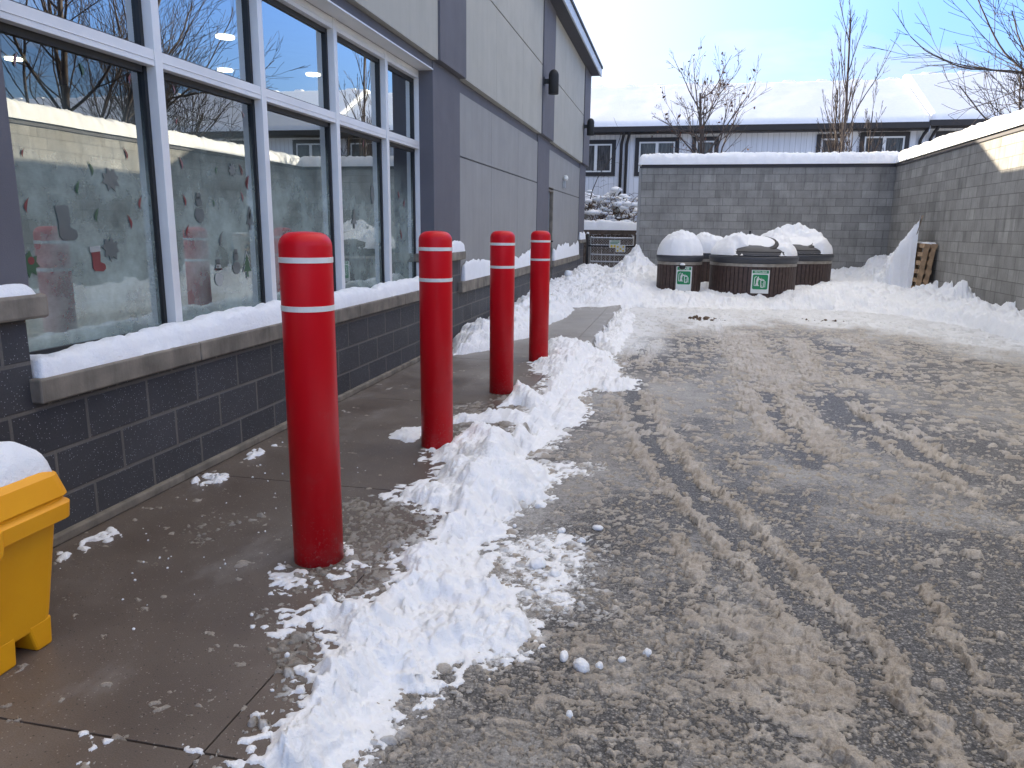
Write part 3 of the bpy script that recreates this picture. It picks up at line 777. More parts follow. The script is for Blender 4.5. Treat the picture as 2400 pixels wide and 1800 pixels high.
# ---- brown slush: clods, ridges between the tyre runs, thin sheets
X, Y = fan(.9, 16.5, .0011, .0042, .035, 1150)
rd, rn, wh = regions(X, Y)
onlot = X > kerb_x(Y) + .01
D = .34 + .32 * (fbm(X * 1.3, Y * .9, 41, 4) - .5)
D = D + .42 * np.exp(-((X - .25) / .55) ** 2 - ((Y - 2.15) / .55) ** 2) + .10 * sstep(3.5, 6, Y)
D = np.clip(D, 0.02, 1) * (1 - .7 * rn)
D = np.where(onlot, D, 0); R = np.where(onlot, rd, 0)
thin = np.zeros_like(X)
for key in ('SW1', 'SW2', 'SW3', 'SW4', 'SW5'):
    sd = poly_sd(X, Y, SNOW_OUTLINES[key]) + (fbm(X * 11, Y * 11, 50, 4) - .5) * .14
    k = sstep(-.02, .05, sd)
    D = np.maximum(D, k * (.55 if key != 'SW5' else .2)); thin = np.maximum(thin, k * .75)
wx = X + (fbm(X * 26, Y * 26, 61, 3) - .5) * .035
wy = Y + (fbm(X * 26, Y * 26, 62, 3) - .5) * .035
R2 = np.clip(R, 0, 1) ** 1.6
h1 = lumps(wx, wy, .058, R2 * .80 + .012 * D, 101, 1.25) * .058 * .85
h2 = lumps(wx, wy, .034, R2 * .80 + .10 * D, 102, 1.4) * .034 * .95
h3 = lumps(wx, wy, .018, R * .60 + .50 * D, 103, 1.4) * .018 * .8
h0 = lumps(wx, wy, .011, R * .4 + .55 * D + .1 * onlot, 105, 1.3) * .011 * .8 * sstep(4.5, 3.0, Y)
h3 = np.maximum(h3, h0)
h3 = h3 * sstep(7, 5, Y)
h4 = lumps(wx, wy, .052, np.clip(.48 * D + .95 * R, 0, 1) * sstep(3.5, 6, Y), 104, 1.7) * .052 * .62
f1 = fbm(X * 15, Y * 21, 63, 5)
film = np.clip((f1 - (.74 - .24 * D - .20 * R)) * .05, -.01, .008)
H = np.maximum(np.maximum(h1, h2), np.maximum(h3, h4))
H = np.maximum(H, film)
crk = np.exp(-((fbm(X * 12, Y * 12, 67, 3) - .5) / .022) ** 2)
H = np.where(H > 0, H * (1 - .55 * crk) * (.6 + .8 * fbm(X * 34, Y * 34, 65, 3)) + (fbm(X * 80, Y * 80, 64, 3) - .5) * .007, H)
keep = H > .0012
Zs = base_z(X, Y) + (fbm(X * .8, Y * .8, 4, 3) - .5) * .012 * onlot + np.where(keep, H, -.012)
sn = np.zeros_like(X)
for key in ('A', 'A2', 'A4', 'B', 'F', 'G'):
    p = np.array(SNOW_OUTLINES[key])
    m = (X > p[:, 0].min() - .5) & (X < p[:, 0].max() + .5) & (Y > p[:, 1].min() - .5) & (Y < p[:, 1].max() + .5)
    sd = poly_sd(X[m], Y[m], SNOW_OUTLINES[key]) + (fbm(X[m] * 6, Y[m] * 6, 51, 4) - .5) * .22
    sn[m] = np.maximum(sn[m], sstep(-.20, .05, sd) * sstep(.42, .58, fbm(X[m] * 21, Y[m] * 21, 53, 4)))
wh = np.maximum(wh, sn * .9)
th = np.clip(thin + .45 * (H < .006), 0, .9)
whs = np.clip(wh * .95 + .08 * sstep(3.5, 8, Y) + .10 * sstep(.5, .75, fbm(X * 3, Y * 3, 66, 3)), 0, 1)
o = grid_obj('slush', X, Y, Zs, M['slush'], keep=keep, attrs={'white': whs, 'thin': th})
tag(o, 'brown and grey slush churned up between the tyre tracks', 'slush', kind='stuff')

# ---- ploughed snow along the kerb, and the banks at the far end
PILE = {'A': (.068, .10, 1.4), 'A_': (.022, .10, 3.4), 'A2': (.020, .10, 3.6), 'A4': (.016, .10, 3.6), 'B_': (.02, .10, 3.4), 'F_': (.02, .10, 3.4), 'A3': (.022, .10, 3.6), 'B': (.062, .10, 1.5), 'C': (.05, .08, 1.6),
        'D': (.075, .09, 1.2), 'D2': (.05, .08, 1.5), 'E': (.025, .06, 1.6), 'F': (.065, .12, 1.5), 'G': (.06, .10, 1.5), 'H': (.20, .16, .7),
        'W1': (.016, .03, 2.6), 'W5': (.012, .05, 3.2), 'W2': (.02, .03, 2.4), 'W3': (.02, .03, 2.4), 'W4': (.02, .03, 2.4)}
FRONT_X = [-2.6, -1.9, -1.25, -.6, 1.0, 3.1, 4.0, 4.6, 5.0, 5.3]
FRONT_Y = [12.4, 13.2, 13.4, 14.5, 14.7, 15.2, 14.4, 13.0, 9.5, 8.5]
def bank(X, Y):
    d = Y - np.interp(X, FRONT_X, FRONT_Y) + (fbm(X * 2.5, Y * 2.5, 81, 4) - .5) * .9
    n = fbm(X * 2.0, Y * 2.0, 82, 5); n6 = fbm(X * 7, Y * 7, 83, 4)
    b = .20 * sstep(0, .9, d) * (.5 + n) + .10 * sstep(.7, 2.5, d) + .015 * sstep(0, .1, d)
    def hump(cx, cy, sx, sy, a):
        return a * np.exp(-((X - cx) / sx) ** 2 - ((Y - cy) / sy) ** 2)
    b = b + hump(-.95, 20.3, .42, 1.7, .62) + hump(-.55, 18.0, .4, 1.3, .28) + hump(-1.9, 20.5, .8, 2.4, .10) + hump(-.75, 15.2, .3, .6, .14)
    b = b + hump(5.2, 20.6, .55, .8, .62) + hump(4.2, 20.9, .9, .5, .25) + hump(3.7, 17.0, .8, 1.0, .16) + hump(2.9, 15.9, .9, .6, .10)
    lane = np.exp(-((X + 1.75) / .32) ** 2) * sstep(14, 15.5, Y) * .10          # trodden path to the gate
    b = b - lane * sstep(0, .2, b)
    # ragged crust thrown against the block wall
    rag = fbm(X * 3 + 4, Y * 2.4, 84, 4); spik = np.abs(fbm(X * 2, Y * 9, 85, 4) - .5) * 2
    b = b + sstep(4.55, 5.25, X) * sstep(11.2, 12.6, Y) * sstep(18.2, 16.5, Y) * np.clip(rag - .40, 0, 1) * .95 * (.8 + .45 * spik)
    b = b * (.86 + .45 * (n6 - .5))
    return np.where(d > 0, np.maximum(b, .004), np.where(b > .05, b, 0))

def snow_height(X, Y):
    nA = fbm(X * 6, Y * 6, 91, 4); nB = fbm(X * 24, Y * 24, 92, 4); nC = fbm(X * 13, Y * 17, 93, 4)
    nD = fbm(X * 60, Y * 60, 94, 3); nE = fbm(X * 34, Y * 34, 96, 3)
    H = np.zeros_like(X)
    for k, (amp, w, patch) in PILE.items():
        grow_ = .09 if k.endswith('_') else 0.0        # crumbs scattered past the edge of a heap
        p = np.array(SNOW_OUTLINES[k.rstrip('_')])
        m = (X > p[:, 0].min() - .15) & (X < p[:, 0].max() + .15) & (Y > p[:, 1].min() - .3) & (Y < p[:, 1].max() + .3)
        if not m.any():
            continue
        sd = poly_sd(X[m], Y[m], SNOW_OUTLINES[k.rstrip('_')]) + grow_
        sd = sd + (nB[m] - .5) * .03 * patch + (nA[m] - .5) * .10 + (nC[m] - .5) * .06 * max(0, patch - .8) + (nD[m] - .5) * .012
        if patch > 2:
            sd = sd - .10 * (nC[m] - .32)
            sd = np.minimum(sd, (nE[m] - .50 + .10 * np.clip(sd * 8, -.5, 1)) * .16)
        h = amp * (1 - np.exp(-np.clip(sd, 0, None) / w)) * (.35 + 1.3 * nA[m]) + np.where(sd > 0, .004, 0)
        H[m] = np.maximum(H[m], h)
    core = H > .006
    # crest of the near pile
    H = H + np.where(core, .12 * np.exp(-((X + .88) / .16) ** 2 - ((Y - 3.95) / .28) ** 2), 0)
    H = np.maximum(H, bank(X, Y))
    thick = sstep(.004, .05, H)
    S = H.copy()                                     # let the steep sides slump a little
    for _ in range(3):
        S[1:-1, 1:-1] = (S[1:-1, 1:-1] * 2 + S[:-2, 1:-1] + S[2:, 1:-1] + S[1:-1, :-2] + S[1:-1, 2:]) / 6
    H = np.where(H > .004, S, H)
    wx = X + (nB - .5) * .05; wy = Y + (fbm(X * 24, Y * 24, 97, 3) - .5) * .05
    cl = lumps(wx, wy, .15, .6 * thick, 201) * .15 * .30 + lumps(wx, wy, .06, .6 * thick, 202) * .06 * .42 + lumps(wx, wy, .028, .6 * thick + .15 * (H > 0), 203) * .028 * .55
    H = H + cl * (.35 + .65 * thick) * np.where(H > 0, 1, 0) + (nD - .5) * .012 * thick + (nB - .5) * .022 * thick
    return H

X, Y = fan(.9, 21.6, .0011, .0042, .034, 1150)
H = snow_height(X, Y)
bz = LOT + (0 - LOT) * sstep(.10, -.03, X - kerb_x(Y))
bz = np.where(H > .03, bz, base_z(X, Y))
keep = H > .0015
o = grid_obj('snow_bank', X, Y, bz + np.where(keep, H, -.015), M['snow_dirty'], keep=keep)
tag(o, 'white ploughed snow heaped along the kerb and far end', 'snow', kind='stuff')

# loose snow chunks beside the heap
rs = np.random.default_rng(5)
def chunks(name, spots, mat, label, cat):
    vs = []; fs = []
    ico = bmesh.new(); bmesh.ops.create_icosphere(ico, subdivisions=3, radius=1.0)
    iv = np.array([q.co[:] for q in ico.verts]); itf = [[q.index for q in f.verts] for f in ico.faces]
    ico.free()
    mb = MB()
    for (x, y, z, r) in spots:
        s = rs.uniform(.7, 1.25, 3) * r
        ph = rs.uniform(0, 9)
        n = .82 + .9 * (fbm(iv[:, 0] * 1.3 + ph * 7 + iv[:, 2] * .9, iv[:, 1] * 1.3 + ph * 3 - iv[:, 2] * .7, 7, 4) - .35)
        mb.add(iv * n[:, None] * s + np.array([x, y, z + s[2] * .55]), itf)
    o = mb.build(name, mat, smooth=True)
    return tag(o, label, cat, kind='stuff')
A = np.array(SNOW_OUTLINES['A'])
sp = [(-.175, 2.30, -.1, .018), (-.235, 2.28, -.1, .026), (-.105, 2.36, -.1, .017), (-.24, 2.02, -.1, .014), (-.02, 2.42, -.1, .017), (-.30, 2.33, -.1, .018),
      (-.52, 3.02, -.1, .036), (-.43, 2.95, -.1, .024), (-.36, 3.33, -.1, .018), (-.47, 3.42, -.1, .018), (-.54, 3.18, -.1, .014), (-.30, 3.5, -.1, .022),
      (-1.02, 2.13, 0, .014), (-1.15, 1.98, 0, .010)]
for i in range(70):
    a = A[rs.integers(0, len(A))]
    x = a[0] + rs.normal(0, .09); y = a[1] + rs.normal(0, .12)
    if x < kerb_x(y) + .03:
        z = 0
    else:
        z = -.1
    sp.append((x, y, z, rs.uniform(.12, 1) ** 2 * .014 + .002))
for i in range(60):
    sp.append((rs.uniform(-2.4, -1.6), rs.uniform(2.0, 4.2), 0, rs.uniform(.002, .005)))
chunks('snow_chunks', sp, M['snow'], 'loose white lumps broken off the kerbside snow heap', 'snow')
sp = []
for i in range(60):
    sp.append((rs.normal(.5, .20), rs.normal(12.85, .10), -.105, rs.uniform(.1, 1) ** 2 * .035 + .004))
for i in range(22):
    sp.append((rs.normal(2.45, .18), rs.normal(13.25, .08), -.105, rs.uniform(.1, 1) ** 2 * .025 + .004))
chunks('mud_clods', sp, simple('wet_brown_mud', (.10, .065, .04), .8, var=.4, scale=30), 'brown mud clods dropped on the packed snow', 'mud')
# ------------------------------------------------------------------ the shop
XB = -2.55                    # face of the block base
store = thing('store_building', (XB, 11.0, 0), 'grey stucco shop with dark block base and a row of tall windows', 'building')
YL, YP1, YP1b, YP2, YP2b, YP3, YP3b = 2.53, 7.87, 8.88, 14.05, 15.32, 20.25, 21.5
# block base: low under the windows and panels, taller at the piers
b = MB()
b.box(-2.95, XB, YL, YP1, 0, .628)
b.box(-2.95, XB, YP1b, YP2, 0, .58)
b.box(-2.95, XB, 15.98, YP3, 0, .56)
for a, c in ((-3.0, YL), (YP1, YP1b), (YP2, YP2b), (YP3, YP3b)):
    b.box(-2.95, XB + (.0 if a < 0 else .002), a, c, 0, .98)
b.build('block_base', M['dark_block'], store)
MB().box(-2.56, XB + .028, -3, 15.2, 0, .045).build('footing', M['sill'], store, bevel=.008)
for y0, y1, z0, z1 in ((YL - .02, YP1 - .004, .628, .732), (YP1b - .1, YP2 - .004, .58, .715), (15.84, YP3 - .004, .56, .69)):
    cuts = np.linspace(y0, y1, max(2, int((y1 - y0) / .9)) + 1)
    s = MB()
    for a, c in zip(cuts[:-1], cuts[1:]):
        s.box(-2.95, -2.495, a + .003, c - .003, z0 + .002, z1)
    s.build('sill', M['sill'], store, bevel=.008)
for a, c in ((-3.0, YL + .06), (YP1 - .04, YP1b + .03), (YP2 - .03, YP2b + .03), (YP3 - .03, YP3b + .03)):
    s = MB().box(-2.95, -2.485, a, c, .982, 1.078)
    s.build('pier_cap', M['sill'], store, bevel=.012)
# stucco piers standing on the caps
for i, (a, c) in enumerate(((-3.0, 2.60), (YP1, YP1b), (YP2, YP2b), (YP3, YP3b))):
    MB().box(-2.95, -2.58 if i == 0 else XB, a + (.0), c, 1.08, 3.046).build('pier', M['stucco_dark'], store, bevel=.006)
# window head band
MB().box(-2.95, -2.56, 2.60, YP1 - .002, 2.955, 3.046).build('head_band', M['stucco_dark'], store)
MB().box(-2.70, -2.545, 2.5, YP1, 2.948, 2.960).build('drip_edge', M['aluminium'], store)
# lower stucco panels between the piers, joints left open
def panels(ys, zs, x, mat, gap=.009):
    p = MB(); r = MB()
    for ya, yb in zip(ys[:-1], ys[1:]):
        for za, zb in zip(zs[:-1], zs[1:]):
            p.box(-2.95, x, ya + gap / 3, yb - gap / 3, za + (gap if za > zs[0] else 0), zb - (gap if zb < zs[-1] else 0))
    r.box(-2.94, x - .012, ys[0] + .01, ys[-1] - .01, zs[0] + .01, zs[-1] - .01)
    r.build('panel_joint', M['reveal'], store)
    return p.build('stucco_panel', mat, store, bevel=.003)
panels([YP1b + .002, 10.5, 12.32, YP2 - .002], [.716, 2.185, 2.905], XB - .012, M['stucco_mid'])
panels([16.0, 17.25, 18.7, YP3 - .002], [.692, 2.16, 2.905], XB - .012, M['stucco_mid'])
MB().box(-2.95, XB - .012, YP2b + .002, 16.0, 2.18, 2.905).build('stucco_panel', M['stucco_mid'], store)
for a, c in ((YP1b + .002, YP2 - .002), (YP2b + .002, YP3 - .002)):
    MB().box(-2.95, XB - .03, a, c, 2.906, 3.046).build('panel_band', M['stucco_dark'], store)
# upper storey stands proud
panels([-3, 2.1, 4.95, 7.9], [3.05, 5.9], -2.50, M['stucco_light'])
panels([8.90, 10.5, 12.32, 14.06], [3.05, 4.23, 5.9], -2.50, M['stucco_light'])
panels([15.34, 16.9, 18.6, 20.26], [3.05, 4.23, 5.42], -2.50, M['stucco_light'])
for a, c, zt in ((7.902, 8.898, 5.9), (14.062, 15.338, 5.9), (20.262, 21.52, 5.42)):
    MB().box(-2.95, -2.475, a, c, 3.048, zt).build('upper_pier', M['stucco_dark'], store, bevel=.006)
# eave over the far bay, roof and the walls round the back
e = MB(); e.prism([(-2.6, 5.42), (-2.24, 5.42), (-2.24, 5.46), (-2.6, 5.62)], 'y', 13.0, 21.56); e.build('soffit', M['soffit'], store)
MB().box(-2.24, -2.205, 13.0, 21.6, 5.40, 5.60).build('fascia', M['fascia'], store, bevel=.004)
MB().box(-2.24, -2.18, 13.0, 21.62, 5.602, 5.66).build('gutter', M['black_metal'], store)
rf = MB().box(-15, -2.26, 13.0, 21.6, 5.63, 5.74); rf.box(-15, -2.52, -3, 12.99, 5.9, 6.0)
rf.build('roof', M['stucco_dark'], store)
wl = MB().box(-15, -2.96, 21.3, 21.5, 0, 5.6); wl.box(-15, -14.8, -3, 21.28, 0, 5.6); wl.box(-15, -2.96, -3.2, -3.0, 0, 5.9)
wl.build('back_wall', M['stucco_mid'], store)
# back door between the second pier and the far bay
d = MB().box(-2.70, -2.635, 15.34, 15.96, 0.02, 2.10).build('door', M['door_grey'], store, bevel=.004)
h = MB().box(-2.635, -2.60, 15.84, 15.93, 1.02, 1.24); h.box(-2.60, -2.53, 15.86, 15.89, 1.08, 1.11)
h.build('handle', M['black_metal'], d, bevel=.004)
fr = MB().box(-2.70, -2.565, 15.96, 16.0, 0, 2.14); fr.box(-2.70, -2.565, 15.325, 15.96, 2.10, 2.14)
fr.build('door_frame', M['sill'], store, bevel=.003)

# ---- windows: five bays of an upper and a lower pane in an aluminium frame
XF, XG = -2.70, -2.775          # frame face, glass
my = [2.56, 3.70, 4.745, 5.87, 6.955, 8.085]
YEND = 7.87
hw = .030
wins = []
for i in range(5):
    y0 = my[i]; y1 = min(my[i + 1], 7.868)
    a = y0 + (hw if i else 0); c = (y1 - hw) if i < 4 else 7.868 - .012
    f = MB()
    if i:
        f.box(XG - .03, XF, y0 - hw, y0 + hw, .70, 2.955)                      # mullion on its near side
    if i == 0:
        f.box(XG - .03, XF - .004, y0 - .04, y0 + .006, .70, 2.955)
    if i == 4:
        f.box(XG - .03, XF - .005, c, 7.868, .70, 2.955)
    zz = [(.70, .775), (2.165, 2.245), (2.865, 2.95)]
    for j, (za, zb) in enumerate(zz):
        f.box(XG - .03, XF - .006, a, c, za, zb)
        f.box(XG - .03, XF - .002, a, c, (za + zb) / 2 - .012, (za + zb) / 2 - .008)
    wf = f.build('window', M['aluminium'], store, bevel=.003)
    gk = MB()
    for za, zb in ((.775, 2.165), (2.245, 2.865)):
        t = .022
        gk.box(XG - .02, XG + .012, a, a + t, za, zb); gk.box(XG - .02, XG + .020, c - t * 1.1, c, za, zb)
        gk.box(XG - .02, XG + .012, a + t, c - t * 1.4, za, za + t); gk.box(XG - .02, XG + .018, a + t, c - t * 1.4, zb - t * 1.6, zb)
    gk.build('gasket', M['gasket'], wf)
    for za, zb, mt in ((.775, 2.165, 'glass_frost'), (2.245, 2.865, 'glass')):
        g = MB()
        # a fine sheet, so the panes can carry a slight real-glass ripple
        n = 12
        ys = np.linspace(a + .004, c - .004, n); z_ = np.linspace(za + .004, zb - .004, n)
        r = random.Random(i * 7 + int(za * 10))
        p1, p2 = r.uniform(0, 6), r.uniform(0, 6)
        vs = [(XG + .0000 * k, yy, zq) for k, zq in enumerate(z_) for yy in ys]
        fs = [(q * n + s_, q * n + s_ + 1, (q + 1) * n + s_ + 1, (q + 1) * n + s_) for q in range(n - 1) for s_ in range(n - 1)]
        g.add(vs, fs)
        g.build('pane', M[mt], wf)
    wins.append((wf, a, c))
# the room behind
rm = MB()
rm.box(-9.2, -9.0, -3, 9, .0, 3.2); rm.box(-9, -2.96, -3.0, -2.9, 0, 3.2); rm.box(-9, -2.96, 8.9, 9.0, 0, 3.2); rm.box(-9, -2.9, -2.9, 8.9, 3.12, 3.2)
rm.build('shop_room', M['interior'], store)
MB().box(-9, -2.96, -2.9, 8.9, .0, .10).build('shop_floor', M['interior_floor'], store)
MB().box(-3.25, -2.82, 2.5, 7.86, .70, .745).build('inner_sill', M['interior'], store)
for (x, y) in ((-4.3, 6.9), (-5.2, 9.0 - .7), (-4.3, 9.0 - .3), (-5.9, 6.2), (-7.2, 7.4), (-4.3, 4.6)):
    lp = MB().lathe([(.001, 3.10), (.085, 3.10), (.085, 3.118), (.001, 3.118)], x, y, 20)
    o = lp.build('ceiling_light', M['lamp_on'])
    tag(o, 'round lit ceiling downlight glowing behind the shop glass', 'ceiling light', 'downlights in the shop ceiling')

# ---- paper and film decorations on the panes
XS = XG + .004
M['cl_red'] = simple('red_film', (0.17, 0.035, 0.038), .35, coat=.4); M['cl_green'] = simple('green_film', (0.035, .095, .05), .35, coat=.4)
M['cl_pale'] = simple('pale_film', (0.30, .32, .31), .4, coat=.4); M['cl_dark'] = simple('bare_glass_patch', (0.10, .118, .118), .3, coat=.4)
M['cl_rose'] = simple('faded_rose_film', (0.20, .09, .095), .35, coat=.4)
def flat(name, pts, mat, label, cat, group=None, extra=None):
    mb = MB().prism(pts, 'x', XS, XS + .0012)
    o = mb.build(name, M[mat])
    tag(o, label, cat, group)
    for nm, pp, mm in (extra or []):
        MB().prism(pp, 'x', XS + .0013, XS + .002).build(nm, M[mm], o)
    return o
def tr(pts, cy, cz, s, rot=0.0, sy=1.0):
    c_, s_ = math.cos(rot), math.sin(rot)
    return [(cy + (p[0] * c_ * sy - p[1] * s_) * s, cz + (p[0] * s_ * sy + p[1] * c_) * s) for p in pts]
def disc(cy, cz, r, n=20, sq=1.0):
    return [(cy + r * math.cos(2 * math.pi * k / n), cz + r * sq * math.sin(2 * math.pi * k / n)) for k in range(n)]
BOOT = [(-.28, .5), (.25, .52), (.27, .1), (.24, -.15), (.5, -.25), (.52, -.45), (.35, -.55), (-.1, -.52), (-.22, -.4), (-.2, 0)]
CUFF = [(-.32, .5), (.29, .54), (.30, .30), (-.30, .26)]
LEAF = [(-.5, .12), (-.3, .2), (-.25, .42), (-.05, .3), (.1, .5), (.2, .25), (.42, .3), (.35, .08), (.5, -.1), (.3, -.15), (.32, -.42), (.1, -.28), (-.02, -.5), (-.12, -.25), (-.36, -.3), (-.28, -.05)]
FIR = [(0, .55), (.14, .3), (.08, .3), (.24, .05), (.14, .05), (.32, -.25), (.07, -.25), (.07, -.5), (-.07, -.5), (-.07, -.25), (-.32, -.25), (-.14, .05), (-.24, .05), (-.08, .3), (-.14, .3)]
def figure8(cy, cz, s):
    a = [(cy + .30 * s * math.sin(t), cz - .22 * s - .30 * s * math.cos(t)) for t in np.linspace(-2.5, 2.5, 17)]
    b_ = [(cy + .19 * s * math.sin(t), cz + .26 * s + .19 * s * math.cos(t)) for t in np.linspace(2.5, -2.5, 13) * -1]
    hat = [(cy - .22 * s, cz + .40 * s), (cy - .13 * s, cz + .42 * s), (cy - .12 * s, cz + .62 * s), (cy + .12 * s, cz + .62 * s), (cy + .13 * s, cz + .42 * s), (cy + .22 * s, cz + .40 * s)]
    return a, b_, hat
STREAMERS = [('red',2.84,1.654,70),('red',2.772,1.702,90),('red',2.829,1.433,120),('green',3.223,1.616,110),('green',3.133,1.523,120),('red',3.475,1.708,90),('green',3.237,1.399,110),('red',3.459,1.369,110),('red',3.554,1.468,100),('rose',3.919,1.698,90),('green',4.263,1.686,60),('rose',4.525,1.714,70),('red',4.596,1.634,90),('red',3.924,1.495,90),('red',3.934,1.32,100),('green',4.205,1.49,60),('dark',4.264,1.27,120),('red',4.533,1.702,70),('red',4.607,1.634,110),('rose',4.522,1.541,80),('dark',4.612,1.426,90),('red',7.391,1.673,60),('red',7.555,1.599,60),('red',7.436,1.282,80),('rose',2.861,2.034,120),('green',3.226,2.068,110),('red',3.559,2.087,90),('rose',3.903,2.093,70),('red',3.911,1.923,50),('rose',4.595,2.055,50),('red',6.542,2.087,60)]
DECO = 'festive film shapes stuck on the shop panes'
flat('window_sticker', tr(BOOT, 3.20, 1.19, .115), 'cl_red', 'red stocking sticker with a pale cuff, low on the big first pane', 'sticker', DECO,
     [('cuff', tr(CUFF, 3.20, 1.19, .115), 'cl_pale')])
a_, b_, t_ = figure8(4.212, 1.06, .145)
o = flat('window_sticker', a_, 'cl_pale', 'small pale snowman sticker with dark hat and red scarf, low on the second pane', 'sticker', DECO,
         [('snowman_head', b_, 'cl_pale'), ('hat', t_, 'cl_dark'), ('scarf', [(4.18, 1.082), (4.245, 1.082), (4.247, 1.092), (4.18, 1.095)], 'cl_red'),
          ('nose', disc(4.205, 1.105, .008, 8), 'cl_red')])
flat('window_sticker', tr(FIR, 4.536, 1.097, .17), 'cl_pale', 'green fir tree sticker with a pale outline, right of the snowman sticker', 'sticker', DECO,
     [('tree_fill', tr(FIR, 4.536, 1.095, .145), 'cl_green')])
flat('window_sticker', tr(LEAF, 2.80, 1.18, .12), 'cl_green', 'green holly sticker with a red bow beside the left pier', 'sticker', DECO,
     [('bow', disc(2.815, 1.195, .018, 10), 'cl_red')])
flat('window_cutout', tr(BOOT, 3.022, 1.362, .15), 'cl_dark', 'boot-shaped clear patch in the sprayed frost of the first pane', 'window cutout', DECO)
flat('window_cutout', tr(LEAF, 3.304, 1.233, .125), 'cl_dark', 'leaf-shaped clear patch beside the red stocking sticker', 'window cutout', DECO)
flat('window_cutout', tr(LEAF, 3.35, 1.571, .125, .5), 'cl_dark', 'leaf-shaped clear patch high in the frost of the first pane', 'window cutout', DECO)
a_, b_, t_ = figure8(4.059, 1.45, .15)
flat('window_cutout', a_, 'cl_dark', 'snowman-shaped clear patch high on the second pane', 'window cutout', DECO, [('snowman_head', b_, 'cl_dark'), ('hat', t_, 'cl_dark')])
a_, b_, t_ = figure8(4.411, 1.12, .14)
flat('window_cutout', a_, 'cl_dark', 'snowman-shaped clear patch low on the second pane, left of the fir sticker', 'window cutout', DECO, [('snowman_head', b_, 'cl_dark'), ('hat', t_, 'cl_dark')])
flat('window_cutout', tr(LEAF, 4.432, 1.698, .09, 1.2), 'cl_dark', 'bauble-shaped clear patch at the top of the frost on the second pane', 'window cutout', DECO)
flat('window_cutout', tr(FIR, 4.603, 1.402, .15), 'cl_dark', 'fir-shaped clear patch by the right edge of the second pane', 'window cutout', DECO)
flat('window_cutout', tr(FIR, 6.282, 1.424, .17), 'cl_dark', 'fir-shaped clear patch on the fourth pane from the left', 'window cutout', DECO)
flat('window_cutout', [(6.712 + .04 * math.cos(t), 1.65 + .09 * math.sin(t)) for t in np.linspace(0, 6.0, 15)], 'cl_dark', 'oval clear patch at the right edge of the fourth pane', 'window cutout', DECO)
PANE_NO = ['first', 'second', 'third', 'fourth', 'fifth']
COLN = {'red': 'red', 'rose': 'faded pink', 'green': 'green', 'dark': 'dark'}
for i, (col, cy, cz, hh) in enumerate(STREAMERS):
    s = hh * .00019 * cy * 1.05
    pts = []
    sg = 1 if i % 2 else -1
    for t in np.linspace(0, 1, 9):
        pts.append((cy + sg * .45 * s * math.sin(t * 2.6) - sg * .2 * s, cz + s * (.5 - t)))
    for t in np.linspace(1, 0, 9)[1:-1]:
        pts.append((cy + sg * (.45 * s * math.sin(t * 2.6) - .24 * s * math.sin(t * 3.14) ** 1.5) - sg * .2 * s, cz + s * (.5 - t)))
    k = sum(1 for q in my[1:5] if cy > q)
    where = 'lower' if cz < 1.58 else ('middle' if cz < 1.8 else 'upper')
    flat('window_streamer', pts, 'cl_' + col, '%s curl of film on the %s part of the %s pane from the left' % (COLN[col], where, PANE_NO[k]), 'window streamer',
         'curled streamers on the shop panes')
# ------------------------------------------------------------------ snow lying on the shop's ledges
snow_cap('snow_on_sill', -2.69, -2.515, 2.545, 7.84, .733, .105, 11, M['snow'], 'thick snow ridge lying along the long window sill', ov=.0, step=.010, rough=.6, rad=.07)
snow_cap('snow_on_pier_cap', -2.57, -2.50, -.5, 2.55, 1.076, .045, 12, M['snow'], 'thin snow on the cap of the left pier at the photo edge', ov=.0, step=.012)
snow_cap('snow_on_pier_cap', -2.55, -2.495, 8.05, 8.90, 1.076, .13, 13, M['snow'], 'snow on the pier cap behind the second red bollard', ov=.0, step=.012, rad=.05)
snow_cap('snow_on_sill', -2.565, -2.505, 8.95, 14.0, .713, .22, 14, M['snow'], 'deep snow on the ledge behind the third and fourth bollards', ov=.0, step=.009, rough=.55, rad=.026)
snow_cap('snow_on_sill', -2.565, -2.505, 16.0, 20.15, .688, .30, 15, M['snow'], 'deep snow on the ledge past the grey back door', ov=.0, step=.010, rough=.5, rad=.026)
snow_cap('snow_on_pier_cap', -2.55, -2.49, 20.3, 21.45, 1.076, .2, 16, M['snow'], 'snow on the cap of the far corner pier', ov=.0, step=.015, rad=.05)
snow_cap('snow_on_store_roof', -8, -2.27, 13.0, 21.6, 5.74, .07, 17, M['snow_shaded'], 'thin snow layer on the shop eave at the far bay', ov=.02, step=.04, rad=.04)

# ------------------------------------------------------------------ red bollards
def bollard():
    H = 1.335; r = .1005
    t = thing('bollard', (0, 0, 0), 'x', 'bollard', 'red bollards along the pavement kerb')
    pr = [(r, -.02), (r, H - .052)] + [(r - .052 * (1 - math.cos(a)), H - .052 + .052 * math.sin(a)) for a in np.linspace(.2, math.pi / 2, 8)]
    pr += [(.03, H + .002), (.001, H + .003)]
    MB().lathe(pr, n=56).build('sleeve', M['red'], t, smooth=True)
    for z, hgt in ((H - .113, .020), (H - .296, .020)):
        MB().lathe([(r - .002, z - .001), (r + .0022, z), (r + .0022, z + hgt), (r - .002, z + hgt + .001)], n=56).build('reflective_band', M['retro'], t, smooth=False)
    return t
def dup(root, loc, label):
    r = root.copy(); COL.objects.link(r); r.location = loc; r['label'] = label
    for ch in list(root.children):
        c = ch.copy(); COL.objects.link(c); c.parent = r
        for g in ch.children:
            d_ = g.copy(); COL.objects.link(d_); d_.parent = c
    return r
B0 = bollard()
